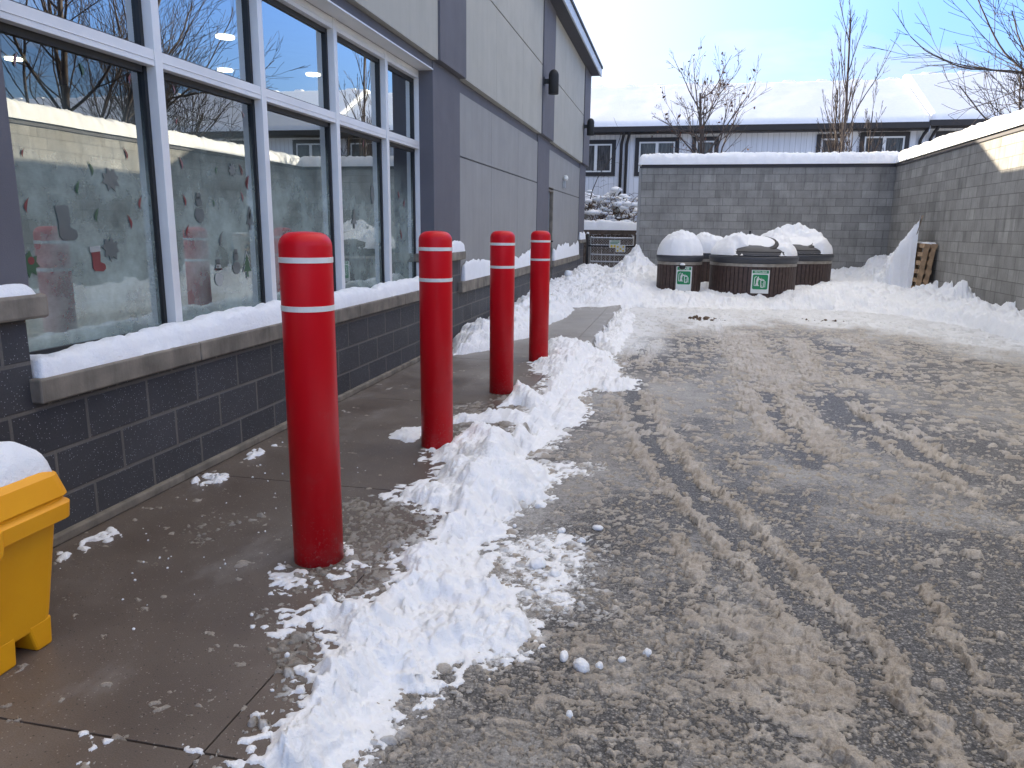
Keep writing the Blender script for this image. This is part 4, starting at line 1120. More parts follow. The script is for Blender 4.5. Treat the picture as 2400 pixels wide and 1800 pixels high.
spots = [((-1.388, 2.685), 'nearest red bollard, largest, with two white bands, foot in slush'), ((-1.415, 4.385), 'second red bollard from the front, beside the big snow heap'),
         ((-1.375, 6.03), 'third red bollard from the front, before the ledge with deep snow'), ((-1.345, 7.635), 'farthest and smallest red bollard, in front of the back door')]
for i, ((x, y), lb) in enumerate(spots):
    if i == 0:
        B0.location = (x, y, 0); B0['label'] = lb
    else:
        dup(B0, (x, y, 0), lb)

# ------------------------------------------------------------------ yellow grit bin
yb = thing('grit_bin', (-2.2, 1.5, 0), 'yellow plastic grit bin with a snowy lid beside the block wall', 'grit bin')
def ring_loft(secs):
    """stack rounded rectangles (x0,x1,y0,y1,z,r)"""
    mb = MB(); n = 6; vs = []; fs = []
    for (x0, x1, y0, y1, z, r) in secs:
        for cx, cy, a0 in ((x1 - r, y1 - r, 0), (x0 + r, y1 - r, 90), (x0 + r, y0 + r, 180), (x1 - r, y0 + r, 270)):
            for k in range(n):
                a = math.radians(a0 + 90 * k / (n - 1))
                vs.append((cx + r * math.cos(a), cy + r * math.sin(a), z))
    m_ = 4 * n
    for i in range(len(secs) - 1):
        for k in range(m_):
            fs.append((i * m_ + k, i * m_ + (k + 1) % m_, (i + 1) * m_ + (k + 1) % m_, (i + 1) * m_ + k))
    fs.append(tuple(range(m_ - 1, -1, -1))); fs.append(tuple(range((len(secs) - 1) * m_, len(secs) * m_)))
    return mb.add(vs, fs)
bd = ring_loft([(-2.50, -1.945, .80, 1.895, .075, .035), (-2.50, -1.938, .79, 1.90, .12, .035), (-2.50, -1.895, .77, 1.925, .455, .035)])
# four feet under the corners, left open between
for x0, x1 in ((-2.49, -2.36), (-2.05, -1.945)):
    for y0, y1 in ((.83, 1.745), (1.825, 1.885)):
        bd.add([(x0, y0, 0), (x1, y0, 0), (x1, y1, 0), (x0, y1, 0), (x0 - .01, y0 - .03, .10), (x1 + .004, y0 - .03, .10), (x1 + .004, y1 + .004, .10), (x0 - .01, y1 + .004, .10)],
               [(0, 3, 2, 1), (4, 5, 6, 7), (0, 1, 5, 4), (1, 2, 6, 5), (2, 3, 7, 6), (3, 0, 4, 7)])
bd.build('body', M['yellow'], yb, bevel=.008)
ld = ring_loft([(-2.52, -1.878, .75, 1.918, .43, .03), (-2.525, -1.848, .74, 1.938, .44, .045), (-2.525, -1.845, .74, 1.942, .49, .045), (-2.525, -1.857, .75, 1.93, .50, .045),
                (-2.525, -1.857, .75, 1.93, .508, .045), (-2.525, -1.848, .745, 1.938, .518, .045), (-2.515, -1.865, .755, 1.925, .585, .05), (-2.49, -1.905, .79, 1.885, .612, .05), (-2.42, -1.98, .86, 1.81, .63, .05)])
lid = ld.build('lid', M['yellow'], yb, smooth=False, bevel=.004)
fl = MB().prism([(1.43, .50), (1.66, .50), (1.655, .425), (1.62, .395), (1.47, .395), (1.435, .425)], 'x', -1.95, -1.832)
fl.build('latch_flap', M['yellow'], yb, bevel=.008)
MB().prism(disc(1.60, .45, .014, 12, 1.5), 'x', -1.8325, -1.8305).build('latch_hole', M['gasket'], yb)
snow_cap('snow_on_grit_bin', -2.52, -1.885, .76, 1.905, .585, .17, 21, M['snow'], 'mound of snow on the yellow grit bin lid', ov=.0, step=.009, rough=.3, rad=.24)

# ------------------------------------------------------------------ wall lamps and the small fitting
def wall_lamp(y, z, label):
    t = thing('wall_lamp', (-2.475, y, z), label, 'wall lamp', 'black cylinder lamps on the shop wall')
    cx = -2.30
    pr = [(.088, z - .21), (.092, z - .205), (.092, z + .10)] + [(.092 * math.cos(a), z + .10 + .11 * math.sin(a)) for a in np.linspace(.2, 1.5, 8)]
    MB().lathe(pr, cx, y, 32).build('shade', M['black_metal'], t, smooth=True)
    b_ = MB().box(-2.475, -2.46, y - .055, y + .055, z - .065, z + .085); b_.box(-2.46, cx - .06, y - .03, y + .03, z - .03, z + .05)
    b_.build('bracket', M['black_metal'], t, bevel=.004)
    return t
wall_lamp(14.10, 3.94, 'black cylinder wall lamp on the second pier, larger of the two in view')
wall_lamp(20.15, 3.93, 'black cylinder wall lamp on the far corner pier, against the snowy roof')
fx = thing('wall_fitting', (-2.56, 17.3, 2.3), 'small grey wall fitting capped with snow above the far ledge', 'wall fitting')
MB().box(-2.565, -2.50, 17.24, 17.36, 2.26, 2.42).build('base', M['galv'], fx, bevel=.01)
MB().lathe([(.001, 2.42), (.05, 2.43), (.06, 2.47), (.045, 2.52), (.001, 2.54)], -2.50, 17.30, 14).build('dome', M['retro'], fx, smooth=True)
sp_ = thing('standpipe', (-2.35, 17.0, 0), 'short snow-capped standpipe at the foot of the block wall', 'standpipe')
MB().tube([(-2.35, 17, -.02), (-2.35, 17, .30)], .035, 12).build('pipe', M['black_metal'], sp_)
MB().lathe([(.001, .29), (.07, .30), (.09, .36), (.06, .43), (.001, .44)], -2.35, 17, 14).build('snow_top', M['snow'], sp_, smooth=True)

# ------------------------------------------------------------------ block walls
def cmu(name, x0, x1, y0, y1, z1, label, cop):
    t = thing(name, ((x0 + x1) / 2, (y0 + y1) / 2, 0), label, 'wall')
    MB().box(x0, x1, y0, y1, -.15, z1).build('blockwork', M['grey_block'], t)
    MB().box(*cop).build('coping', M['soffit'], t, bevel=.004)
    return t
cmu('block_wall', -.99, 5.288, 21.0, 21.3, 3.0, 'grey concrete block wall across the far end behind the bins', (-1.0, 5.30, 20.975, 21.32, 2.965, 3.05))
cmu('block_wall', 5.29, 5.59, -6, 21.3, 3.0, 'long grey concrete block wall down the right side with a sunlit top corner', (5.262, 5.62, -6.0, 20.97, 2.97, 3.05))
MB()
pe = MB().box(-1.06, -.992, 20.96, 21.34, -.1, 2.96)
tag(pe.build('wall_end_post', M['galv'].copy() if False else M['stucco_mid'], bevel=.004), 'pale grey end post closing the far block wall by the gate', 'post')
snow_cap('snow_on_wall', -1.06, 5.5, 20.93, 21.36, 3.05, .285, 31, M['snow'], 'thick snow on top of the far block wall', ov=.03, step=.025, rough=.12, rad=.2)
snow_cap('snow_on_wall', 5.235, 5.65, -5.8, 21.0, 3.05, .30, 32, M['snow'], 'thick snow along the top of the right block wall', ov=.02, step=.03, rough=.12, rad=.2)

# ------------------------------------------------------------------ waste bins sunk in the snow
def lettering(text, x, y, z, size, mat, parent, name, yoff=0):
    cu = bpy.data.curves.new(name, 'FONT'); cu.body = text; cu.size = size; cu.align_x = 'CENTER'; cu.align_y = 'CENTER'; cu.extrude = .0006; cu.offset = size * .02
    tmp = bpy.data.objects.new('tmp', cu); COL.objects.link(tmp)
    dg = bpy.context.evaluated_depsgraph_get(); dg.update()
    me = bpy.data.meshes.new_from_object(tmp.evaluated_get(dg))
    bpy.data.objects.remove(tmp)
    mb = MB(); mb.add([(q.co.x + x, y - q.co.z, q.co.y + z) for q in me.vertices], [tuple(p_.vertices) for p_ in me.polygons])
    return mb.build(name, mat, parent)
def bin_sign(cx, y, z, w, hgt, word, parent):
    """white board with green header, word and a person-at-a-bin symbol; faces -Y"""
    bd_ = MB().box(cx - w / 2, cx + w / 2, y - .008, y + .01, z - hgt / 2, z + hgt / 2).build('sign', M['sign_white'], parent, bevel=.002)
    yy = y - .0085
    def pl(name, pts, mat, lift=0):
        return MB().prism(pts, 'y', yy - lift - .0012, yy - lift).build(name, mat, bd_)
    zt = z + hgt / 2
    pl('header', [(cx - w * .45, zt - hgt * .02), (cx - w * .45, zt - hgt * .14), (cx + w * .45, zt - hgt * .14), (cx + w * .45, zt - hgt * .02)], M['sign_green'])
    lettering(word, cx, yy - .0018, zt - hgt * .083, hgt * .115 if len(word) < 8 else hgt * .082, M['sign_white'], bd_, 'lettering')
    q = w * .43; zc = zt - hgt * .19 - q
    rr = []
    for sx, sz, a0 in ((1, 1, 0), (-1, 1, 90), (-1, -1, 180), (1, -1, 270)):
        for k in range(5):
            a = math.radians(a0 + k * 22.5)
            rr.append((cx + sx * (q - .03) + .03 * math.cos(a), zc + sz * (q - .03) + .03 * math.sin(a)))
    pl('panel', rr, M['sign_green'])
    ln = MB()
    def bar(x0, z0, x1, z1, t=.007):
        dx, dz = x1 - x0, z1 - z0; L = math.hypot(dx, dz) or 1; nx, nz = -dz / L * t, dx / L * t
        ln.prism([(x0 + nx, z0 + nz), (x1 + nx, z1 + nz), (x1 - nx, z1 - nz), (x0 - nx, z0 - nz)], 'y', yy - .0030, yy - .0013)
    s = q
    ln.prism(disc(cx - .28 * s, zc + .62 * s, .10 * s, 12), 'y', yy - .0030, yy - .0013)
    bar(cx - .30 * s, zc + .48 * s, cx - .40 * s, zc + .02 * s, .02); bar(cx - .40 * s, zc + .02 * s, cx - .52 * s, zc - .50 * s, .012); bar(cx - .38 * s, zc + .02 * s, cx - .28 * s, zc - .50 * s, .012)
    bar(cx - .28 * s, zc + .45 * s, cx + .12 * s, zc + .34 * s, .011)
    for (a_, b__) in (((.08, .22), (.52, .22)), ((.08, .22), (.13, -.72)), ((.52, .22), (.47, -.72)), ((.13, -.72), (.47, -.72)), ((.06, .24), (.30, .36)), ((.30, .36), (.54, .24)), ((.66, .1), (.66, -.7)), ((-.75, .55), (-.75, -.5)), ((-.75, -.5), (-.1, -.5)), ((-.75, .55), (-.5, .75))):
        bar(cx + a_[0] * s, zc + a_[1] * s, cx + b__[0] * s, zc + b__[1] * s, .006)
    for dx_, dz_ in ((.24, -.45), (.36, -.55), (.30, -.25), (.18, .5), (.2, -.6)):
        ln.prism(disc(cx + dx_ * s, zc + dz_ * s, .045 * s, 8), 'y', yy - .0030, yy - .0013)
    ln.build('symbol', M['sign_white'], bd_)
    return bd_
def slatted_bin(cx, cy, r, label, word=None, sign_dx=0, big=False, sign=True, sw=.30, sh=.42, sz=.42, seed=0):
    t = thing('waste_bin', (cx, cy, 0), label, 'waste bin', 'slatted round waste bins in the snow')
    n = max(24, int(2 * math.pi * r / .088))
    MB().lathe([(r - .02, -.12), (r - .02, .66)], cx, cy, 48, cap=False).build('body', M['black_metal'], t)
    sl = MB()
    for k in range(n):
        a0 = 2 * math.pi * k / n; a1 = 2 * math.pi * (k + 1) / n - .014 / r
        q = []
        for a in (a0, a1):
            for rr_ in (r - .018, r):
                q.append((cx + rr_ * math.cos(a), cy + rr_ * math.sin(a)))
        q = [q[0], q[1], q[3], q[2]]
        sl.prism(q, 'z', -.12, .665)
    sl.build('slat_cladding', M['bin_slat'], t)
    MB().lathe([(r - .01, .655), (r + .006, .66), (r + .006, .715), (r - .01, .72)], cx, cy, 64).build('steel_band', M['steel_band'], t, smooth=False)
    MB().lathe([(r - .012, .716), (r + .012, .73), (r + .030, .80), (r + .034, .845), (r + .01, .855), (r - .08, .86)], cx, cy, 64).build('rim', M['bin_rim'], t, smooth=True)
    dome = MB().lathe([(r - .02, .85)] + [((r - .02) * math.cos(a), .85 + (.30 if big else .22) * math.sin(a)) for a in np.linspace(.12, 1.55, 9)], cx, cy, 48)
    lid_ = dome.build('lid', M['bin_rim'], t, smooth=True)
    if big:
        st_ = MB()
        arc = [math.radians(d_) for d_ in np.linspace(-128, -48, 17)]
        for a0, a1 in zip(arc[:-1], arc[1:]):
            q = [(cx + rr_ * math.cos(a), cy + rr_ * math.sin(a)) for a in (a0, a1) for rr_ in (r - .16, r - .06)]
            st_.prism([q[0], q[1], q[3], q[2]], 'z', .87, .955)
        st_.build('lid_step', M['black_metal'], lid_)
        # round filling hatch tilted to the front
        h_ = MB().lathe([(.001, -.05), (.27, -.05), (.32, -.03), (.335, .01), (.325, .03), (.001, .04)], 0, 0, 40)
        c_, s_ = math.cos(.46), math.sin(.46)
        h_.v = [(x + cx + .10, cy - .42 + y * c_ + z * s_, 1.10 + y * s_ * .9 + z * c_) for x, y, z in h_.v]
        ha = h_.build('hatch', M['black_metal'], lid_, smooth=False)
        sn = MB().lathe([(.30, .032), (.26, .06), (.15, .07), (.001, .075)], 0, 0, 40)
        sn.v = [(x + cx + .08, cy - .40 + y * c_ + z * s_, 1.10 + y * s_ * .9 + z * c_) for x, y, z in sn.v]
        sn.build('hatch_snow', M['snow'], ha, smooth=True)
        MB().box(cx - .10, cx - .06, cy + .22, cy + .25, 1.24, 1.36).build('handle', M['black_metal'], lid_, bevel=.004)
    if sign:
        bin_sign(cx + sign_dx, cy - math.sqrt(r * r - sign_dx ** 2) - .012, sz, sw, sh, word, t)
    return t
def bin_snow(cx, cy, r, z0, hgt, seed, label, shape=1.0, hatch=None, flatr=.0):
    nr, na = 60, 150
    rr = np.linspace(0, 1, nr)[:, None]; aa = np.linspace(0, 2 * math.pi, na)[None, :]
    edge = r * (1 + .03 * (fbm(np.cos(aa) * 3 + 9, np.sin(aa) * 3, seed, 3) - .5) * 2)
    X = cx + rr * edge * np.cos(aa); Y = cy + rr * edge * np.sin(aa)
    n = fbm(X * 3.2, Y * 3.2, seed + 1, 4); n2 = fbm(X * 13, Y * 13, seed + 2, 4)
    prof = np.clip(1 - rr ** 2.6, 0, 1) ** .55
    Z = z0 + hgt * prof * (1 + shape * (n - .5)) + (n2 - .5) * .05 * np.clip(prof * 4, 0, 1)
    if hatch is not None:
        k = np.exp(-(((X - cx - .10) / .36) ** 4 + ((Y - cy + .46) / .34) ** 4))
        Z = Z * (1 - k) + np.minimum(Z, 1.08 + (Y - cy + .42) * .45) * k
        k2 = np.clip((cy - r * .66 - Y) / .08, 0, 1) * np.clip((.50 + .1 * (n2 - .5) * 4 - np.abs(X - cx - .03)) / .08, 0, 1)
        Z = Z * (1 - k2) + (z0 + .01) * k2
    o = grid_obj('snow_on_bin', X + 0 * rr, Y, Z, M['snow'])
    return tag(o, label, 'snow', None, 'stuff')
slatted_bin(.10, 16.3, .455, 'small slatted bin with a GREASE sign under a smooth snow dome', 'GREASE', .10, sz=.38, sw=.31, sh=.50)
slatted_bin(1.60, 16.55, .865, 'large slatted bin with a RECYCLABLES sign and a black round hatch', 'RECYCLABLES', .08, big=True, sz=.37, sw=.34, sh=.46)
slatted_bin(.74, 18.3, .455, 'small slatted bin half hidden between the two front bins', 'GREASE', -.36, sz=.40, sw=.22, sh=.5)
slatted_bin(2.64, 18.5, .865, 'large slatted bin at the back right, lid open to the snow', 'RECYCLABLES', -.66, big=True, sz=.46, sw=.30, sh=.42)
bin_snow(.10, 16.3, .475, .85, .47, 41, 'smooth dome of snow on the GREASE bin', .5)
bin_snow(.74, 18.3, .50, .85, .43, 42, 'dome of snow on the small bin behind', .5)
bin_snow(1.60, 16.55, .86, .872, .42, 43, 'lumpy snow round the hatch of the RECYCLABLES bin', .9, hatch=1)
bin_snow(2.64, 18.5, .86, .872, .55, 44, 'lumpy snow on the large bin at the back right', .8, hatch=1)
kn = thing('bin_lock', (.16, 15.83, .62), 'black padlock housing above the GREASE sign', 'padlock')
MB().lathe([(.001, .575), (.05, .58), (.062, .62), (.05, .665), (.001, .67)], .16, 15.80, 16).build('housing', M['black_metal'], kn, smooth=True)
MB().lathe([(.05, .655), (.055, .68), (.03, .70), (.001, .705)], .16, 15.80, 16).build('snow_top', M['snow'], kn, smooth=True)

# ------------------------------------------------------------------ plywood sheet and pallets against the right wall
pw = MB()
q_ = [(17.46, -.1), (17.46, 1.72), (17.55, 1.70), (19.0, .45), (19.0, -.1)]
lx = lambda v_: 4.64 + (v_ + .1) / 1.82 * .375
pw.add([(lx(v_), y_, v_) for y_, v_ in q_] + [(lx(v_) + .018, y_, v_) for y_, v_ in q_], [(0, 1, 2, 3, 4), (9, 8, 7, 6, 5)] + [(k, k + 5, (k + 1) % 5 + 5, (k + 1) % 5) for k in range(5)])
tag(pw.build('plywood_sheet', M['ply']), 'thin plywood sheet leaning on the right block wall under snow', 'plywood sheet')
# the drift that buries it
ys = np.linspace(17.30, 20.4, 150); us = np.linspace(0, 1, 90)
U, Yp = np.meshgrid(us, ys)
top = 1.72 * np.clip(1 - np.abs((Yp - 17.48) / np.where(Yp > 17.48, 2.7, .16)) ** .8, 0, 1) + .02 + .14 * (fbm(Yp * 4, Yp * 0 + 3, 57, 3) - .5)
foot = .66 * np.clip(1 - np.abs((Yp - 17.9) / 2.4), .05, 1) + .15
nn = fbm(Yp * 3, U * 4, 55, 4); n3 = fbm(Yp * 9, U * 12, 56, 4)
Xd = 4.985 - foot * (1 - U) - .10 * np.sin(U * math.pi) * (1 + 0 * U) + (nn - .5) * .30 * (1 - U * .7) - .14 * (n3 - .5)
Zd = -.1 + (top + .1) * U ** 1.0 * (1 + 0 * U) + (n3 - .5) * .16 + (nn - .5) * .26 * np.sin(U * 3.1)
tag(grid_obj('snow_drift', Xd, Yp, Zd, M['snow']), 'steep snow drift sliding down the leaning plywood sheet', 'snow', None, 'stuff')
def pallet(dx, label):
    t = thing('pallet', (5.05 + dx, 17.5, 0), label, 'pallet', 'wooden pallets leaning on the right wall')
    th = .10; c_, s_ = math.cos(th), math.sin(th)
    def pb(name, u0, u1, y0, y1, v0, v1):
        """u through the thickness, v up the pallet, leaning on the wall"""
        vs = []
        for v_ in (v0, v1):
            for (u_, y_) in ((u0, y0), (u1, y0), (u1, y1), (u0, y1)):
                vs.append((5.02 + dx + u_ * c_ + v_ * s_, y_, .0 - u_ * s_ + v_ * c_))
        return MB().add(vs, [(0, 3, 2, 1), (4, 5, 6, 7), (0, 1, 5, 4), (1, 2, 6, 5), (2, 3, 7, 6), (3, 0, 4, 7)]).build(name, M['wood_pale'], t, bevel=.003)
    for v in np.linspace(0.0, 1.06, 7):
        pb('deck_board', 0, .018, 17.08, 18.05, v, v + .09)
    for v in (0, .53, 1.06):
        pb('bottom_board', .10, .118, 17.08, 18.05, v, v + .09)
    for y in (17.08, 17.52, 17.97):
        pb('bearer', .018, .10, y, y + .08, 0, 1.15)
    return t
pallet(-.125, 'wooden pallet leaning outermost beside the snow-covered sheet')
pallet(0.005, 'wooden pallet leaning closest to the right block wall')
snow_cap('snow_on_pallet', 5.05, 5.24, 17.1, 18.0, 1.13, .04, 61, M['snow'], 'crust of snow on the tops of the leaning pallets', ov=0, step=.015, rough=.5)

# ------------------------------------------------------------------ gate
YG = 22.3
gt = thing('chain_link_gate', (-1.85, YG, 0), 'low chain-link gate between black posts at the path end', 'gate')
for x in (-2.53, -1.10):
    p_ = MB().tube([(x, YG, -.1), (x, YG, 1.22)], .036, 14)
    p_.build('gate_post', M['black_metal'], gt, smooth=True)
for z in (.95, .30):
    MB().tube([(-2.50, YG, z), (-2.40, YG, z)], .012, 8).build('hinge', M['black_metal'], gt)
MB().tube([(-2.44, YG, .08), (-2.44, YG, 1.12), (-2.40, YG, 1.15)], .022, 10).build('gate_frame', M['galv'], gt, smooth=True)
f_ = MB().tube([(-1.20, YG, .08), (-1.20, YG, 1.17)], .022, 10)
f_.tube([(-2.44, YG, 1.10), (-1.20, YG, 1.10)], .018, 10); f_.tube([(-2.44, YG, .42), (-1.20, YG, .42)], .015, 8); f_.tube([(-2.44, YG, .10), (-1.20, YG, .10)], .018, 8); f_.tube([(-2.44, YG, .62), (-1.20, YG, .62)], .014, 8)
f_.build('gate_frame', M['galv'], gt, smooth=True)
MB().box(-2.50, -1.13, YG - .03, YG - .005, .855, .90).build('latch_bar', M['black_metal'], gt, bevel=.003)
ms = MB()
x0, x1, z0, z1 = -2.42, -1.22, .10, 1.08
st = .075
for k in np.arange(-(z1 - z0), (x1 - x0), st):
    for sgn in (1, -1):
        a = max(0, k); b_ = min(x1 - x0, k + (z1 - z0))
        if b_ - a < .02:
            continue
        xa, xb_ = (x0 + a, x0 + b_) if sgn == 1 else (x1 - a, x1 - b_)
        ms.tube([(xa, YG + .004 * sgn, z0 + (a - k)), (xb_, YG + .004 * sgn, z0 + (b_ - k))], .0028, 4)
ms.build('wire_mesh', M['galv'], gt)
sg = MB()
for z in (1.12, .635, .435, .905):
    sg.tube([(-2.43 + .02 * k, YG - .005, z + .006 * math.sin(k * 1.7)) for k in range(62)], .012, 6)
for x in (-2.53, -1.10):
    sg.lathe([(.036, 1.215), (.045, 1.235), (.03, 1.265), (.001, 1.275)], x, YG, 12)
tag(sg.build('snow_on_gate', M['snow'], smooth=True), 'thin snow lines on the rails of the chain-link gate', 'snow', kind='stuff')
sA = thing('gate_sign', (-1.75, YG - .04, .9), 'white notice with green lines and yellow discs wired on the gate', 'sign')
pA = MB().box(-1.89, -1.57, YG - .045, YG - .038, .83, 1.05).build('panel', M['sign_white'], sA)
for k, z in enumerate((1.025, .985, .95)):
    MB().box(-1.86 + .03 * (k == 0), -1.60 - .04 * (k == 2), YG - .047, YG - .0455, z - .009, z + .009).build('text_line', M['sign_green'], pA)
for x in (-1.82, -1.73, -1.64):
    MB().prism(disc(x, .876, .036, 14), 'y', YG - .047, YG - .0455).build('disc_mark', M['sign_yellow'], pA)
sB = thing('gate_sign', (-1.55, YG - .05, .78), 'smaller pale notice with yellow marks hanging lower right on the gate', 'sign')
pB = MB().box(-1.70, -1.42, YG - .060, YG - .052, .71, .92).build('panel', M['sign_white'], sB)
for x, z in ((-1.64, .86), (-1.56, .80), (-1.48, .86), (-1.64, .75), (-1.48, .75)):
    MB().prism([(x - .035, z), (x, z + .035), (x + .035, z), (x, z - .035)], 'y', YG - .062, YG - .0605).build('diamond_mark', M['sign_yellow'], pB)

# ------------------------------------------------------------------ board fence and what stands behind it
fn = thing('board_fence', (-2.0, 24.1, 0), 'brown board fence behind the gate with snow on its rail', 'fence')
fb = MB(); x = -7.0
rr_ = random.Random(3)
while x < -.95:
    w_ = .135
    fb.box(x, x + w_ - .012, 24.1 + rr_.uniform(0, .012), 24.125 + rr_.uniform(0, .01), -.1, 1.18)
    x += w_
fb.build('boards', M['wood_brown'], fn)
MB().box(-7, -1.0, 24.02, 24.099, 1.19, 1.34).build('top_rail', M['wood_brown'], fn, bevel=.004)
MB().box(-1.06, -.92, 24.0, 24.14, -.1, 1.55).build('fence_post', M['wood_brown'], fn, bevel=.006)
snow_cap('snow_on_fence', -7, -1.1, 24.0, 24.22, 1.335, .28, 71, M['snow'], 'thick snow along the brown board fence', ov=0, step=.03, rough=.25, rad=.12)
snow_cap('snow_on_fence_post', -1.08, -.90, 23.98, 24.16, 1.55, .28, 72, M['snow'], 'tall snow cap on the fence post beside the block wall', ov=0, step=.012, rad=.09)
sh_ = thing('garden_shed', (-4.2, 27.0, 0), 'low brown garden shed behind the fence under snow', 'shed')
MB().box(-6.2, -3.0, 26.4, 28.0, -.1, 2.05).build('wall', M['stucco_mid'], sh_)
MB().box(-6.3, -2.9, 26.3, 28.1, 2.052, 2.36).build('roof', M['wood_brown'], sh_, bevel=.01)
snow_cap('snow_on_shed', -6.3, -2.9, 26.3, 28.1, 2.36, .28, 73, M['snow'], 'snow slab on the low garden shed', ov=0, step=.04)

# ------------------------------------------------------------------ row houses beyond
def house(name, x0, x1, eave, ridge, wins_, label, pipes, seed):
    t = thing(name, ((x0 + x1) / 2, 32.0, 0), label, 'house')
    Y0 = 30.0
    MB().box(x0, x1, Y0, Y0 + 10, -.1, eave - .05).build('wall', M['siding'], t)
    yr = 33.4
    # roof: two slopes with a thickness, overhanging the front
    zf = eave + .02; ov = .45; sl = (ridge - zf) / (yr - Y0 + ov)
    r_ = MB().prism([(Y0 - ov, zf), (yr, ridge), (2 * yr - Y0 + ov, zf), (2 * yr - Y0 + ov, zf - .12), (yr, ridge - .14), (Y0 - ov, zf - .12)], 'x', x0, x1)
    r_.build('roof', M['dark_trim'], t)
    MB().box(x0, x1, Y0 - ov - .12, Y0 - ov - .002, zf - .17, zf + .03).build('gutter', M['dark_trim'], t, bevel=.01)
    MB().box(x0, x1, Y0 - ov, Y0 - .002, zf - .20, zf - .13).build('soffit', M['dark_trim'], t)
    for xp in pipes:
        MB().tube([(xp + .12, Y0 - ov - .05, zf - .16), (xp + .06, Y0 - .2, zf - .34), (xp, Y0 - .06, zf - .55), (xp, Y0 - .06, 0)], .055, 8).build('downpipe', M['dark_trim'], t, smooth=True)
    for (xa, xb, za, zb, n) in wins_:
        f = MB()
        w_ = .15
        f.box(xa, xb, Y0 - .05, Y0 - .001, zb - w_, zb); f.box(xa, xb, Y0 - .05, Y0 - .001, za, za + w_)
        f.box(xa, xa + w_, Y0 - .05, Y0 - .001, za + w_, zb - w_); f.box(xb - w_, xb, Y0 - .05, Y0 - .001, za + w_, zb - w_)
        wf = f.build('window', M['dark_trim'], t)
        ia, ib, ja, jb = xa + w_, xb - w_, za + w_, zb - w_
        u = MB(); e_ = .055
        step = (ib - ia) / n
        for k in range(n):
            a, c = ia + k * step, ia + (k + 1) * step
            u.box(a, c, Y0 - .04, Y0 - .004, jb - e_, jb - .001); u.box(a, c, Y0 - .04, Y0 - .004, ja + .001, ja + e_)
            u.box(a + .001, a + e_, Y0 - .04, Y0 - .004, ja + e_, jb - e_); u.box(c - e_, c - .001, Y0 - .04, Y0 - .004, ja + e_, jb - e_)
            MB().box(a + e_, c - e_, Y0 - .012, Y0 - .003, ja + e_, jb - e_).build('pane', M['house_pane'], wf)
        u.build('sash', M['white_pvc'], wf)
    # snow slab following the slope
    nx = int((x1 - x0) / .10); ny = 90
    xs = np.linspace(x0, x1, nx); tt = np.linspace(0, 1, ny)
    Xs, T = np.meshgrid(xs, tt)
    Ys = (Y0 - ov - .10) + T * (yr + .35 - (Y0 - ov - .10))
    n = fbm(Xs * .5, Ys * .5, seed, 4); n2 = fbm(Xs * 2.5, Ys * 1.5, seed + 1, 4)
    dep = .24 * np.sqrt(np.clip(1 - (1 - np.clip(T / .035, 0, 1)) ** 2, 0, 1))
    Zs = np.minimum(zf + sl * (Ys - Y0 + ov), ridge) + dep * (.95 + .1 * n) + (n2 - .5) * .010
    ph = (Xs * .78 + .3) % 1.0
    Zs = Zs + .11 * sstep(.30, .36, ph) * sstep(.72, .66, ph) * sstep(.93, .975, T)
    Zs[:, 0] -= .45; Zs[:, -1] -= .45
    Xs[:, 1] = Xs[:, 0] + .03; Xs[:, -2] = Xs[:, -1] - .03
    o = grid_obj('snow_on_roof', Xs, Ys, Zs, M['snow_shaded'])
    tag(o, 'deep even snow over the roof of ' + label.split(' with')[0], 'snow', None, 'stuff')
    return t
WA = [(-3.95, -2.43, 3.36, 4.70, 2), (-1.70, -.07, 3.36, 4.76, 2), (.40, 1.36, 3.36, 4.77, 1), (4.79, 5.73, 3.36, 4.80, 1), (6.25, 7.88, 3.36, 4.85, 2), (-9.5, -7.9, 3.36, 4.75, 2)]
house('row_house', -16, 8.34, 5.06, 6.97, WA, 'long white boarded row house with dark trimmed windows beyond the far wall', (-2.22, -2.02, 8.22), 301)
WB = [(8.72, 10.3, 3.45, 4.85, 2), (11.6, 13.2, 3.45, 4.85, 2), (15, 16.6, 3.45, 4.85, 2), (18.2, 19.2, 3.45, 4.85, 1), (21, 22.6, 3.45, 4.85, 2)]
house('row_house', 8.345, 40, 5.12, 7.14, WB, 'right-hand white row house with a slightly higher roof, mostly behind branches', (8.55,), 311)
rv = thing('roof_vent', (3.1, 31.6, 5.9), 'small black vent sticking out of the snowy roof', 'roof vent')
MB().box(3.0, 3.16, 32.6, 32.8, 6.1, 6.72).build('pipe', M['black_metal'], rv, bevel=.01)
# unseen block added behind the shop to shade the yard and right wall
wg = thing('shade_block', (-10, 32, 0), 'unseen boarded block added behind the shop to shade the yard', 'building')
MB().box(-17, -4.3, 24.4, 29.4, -.1, 7.15).build('wall', M['siding'], wg)
MB().box(-17.2, -4.1, 24.2, 29.6, 7.152, 7.26).build('roof', M['dark_trim'], wg)

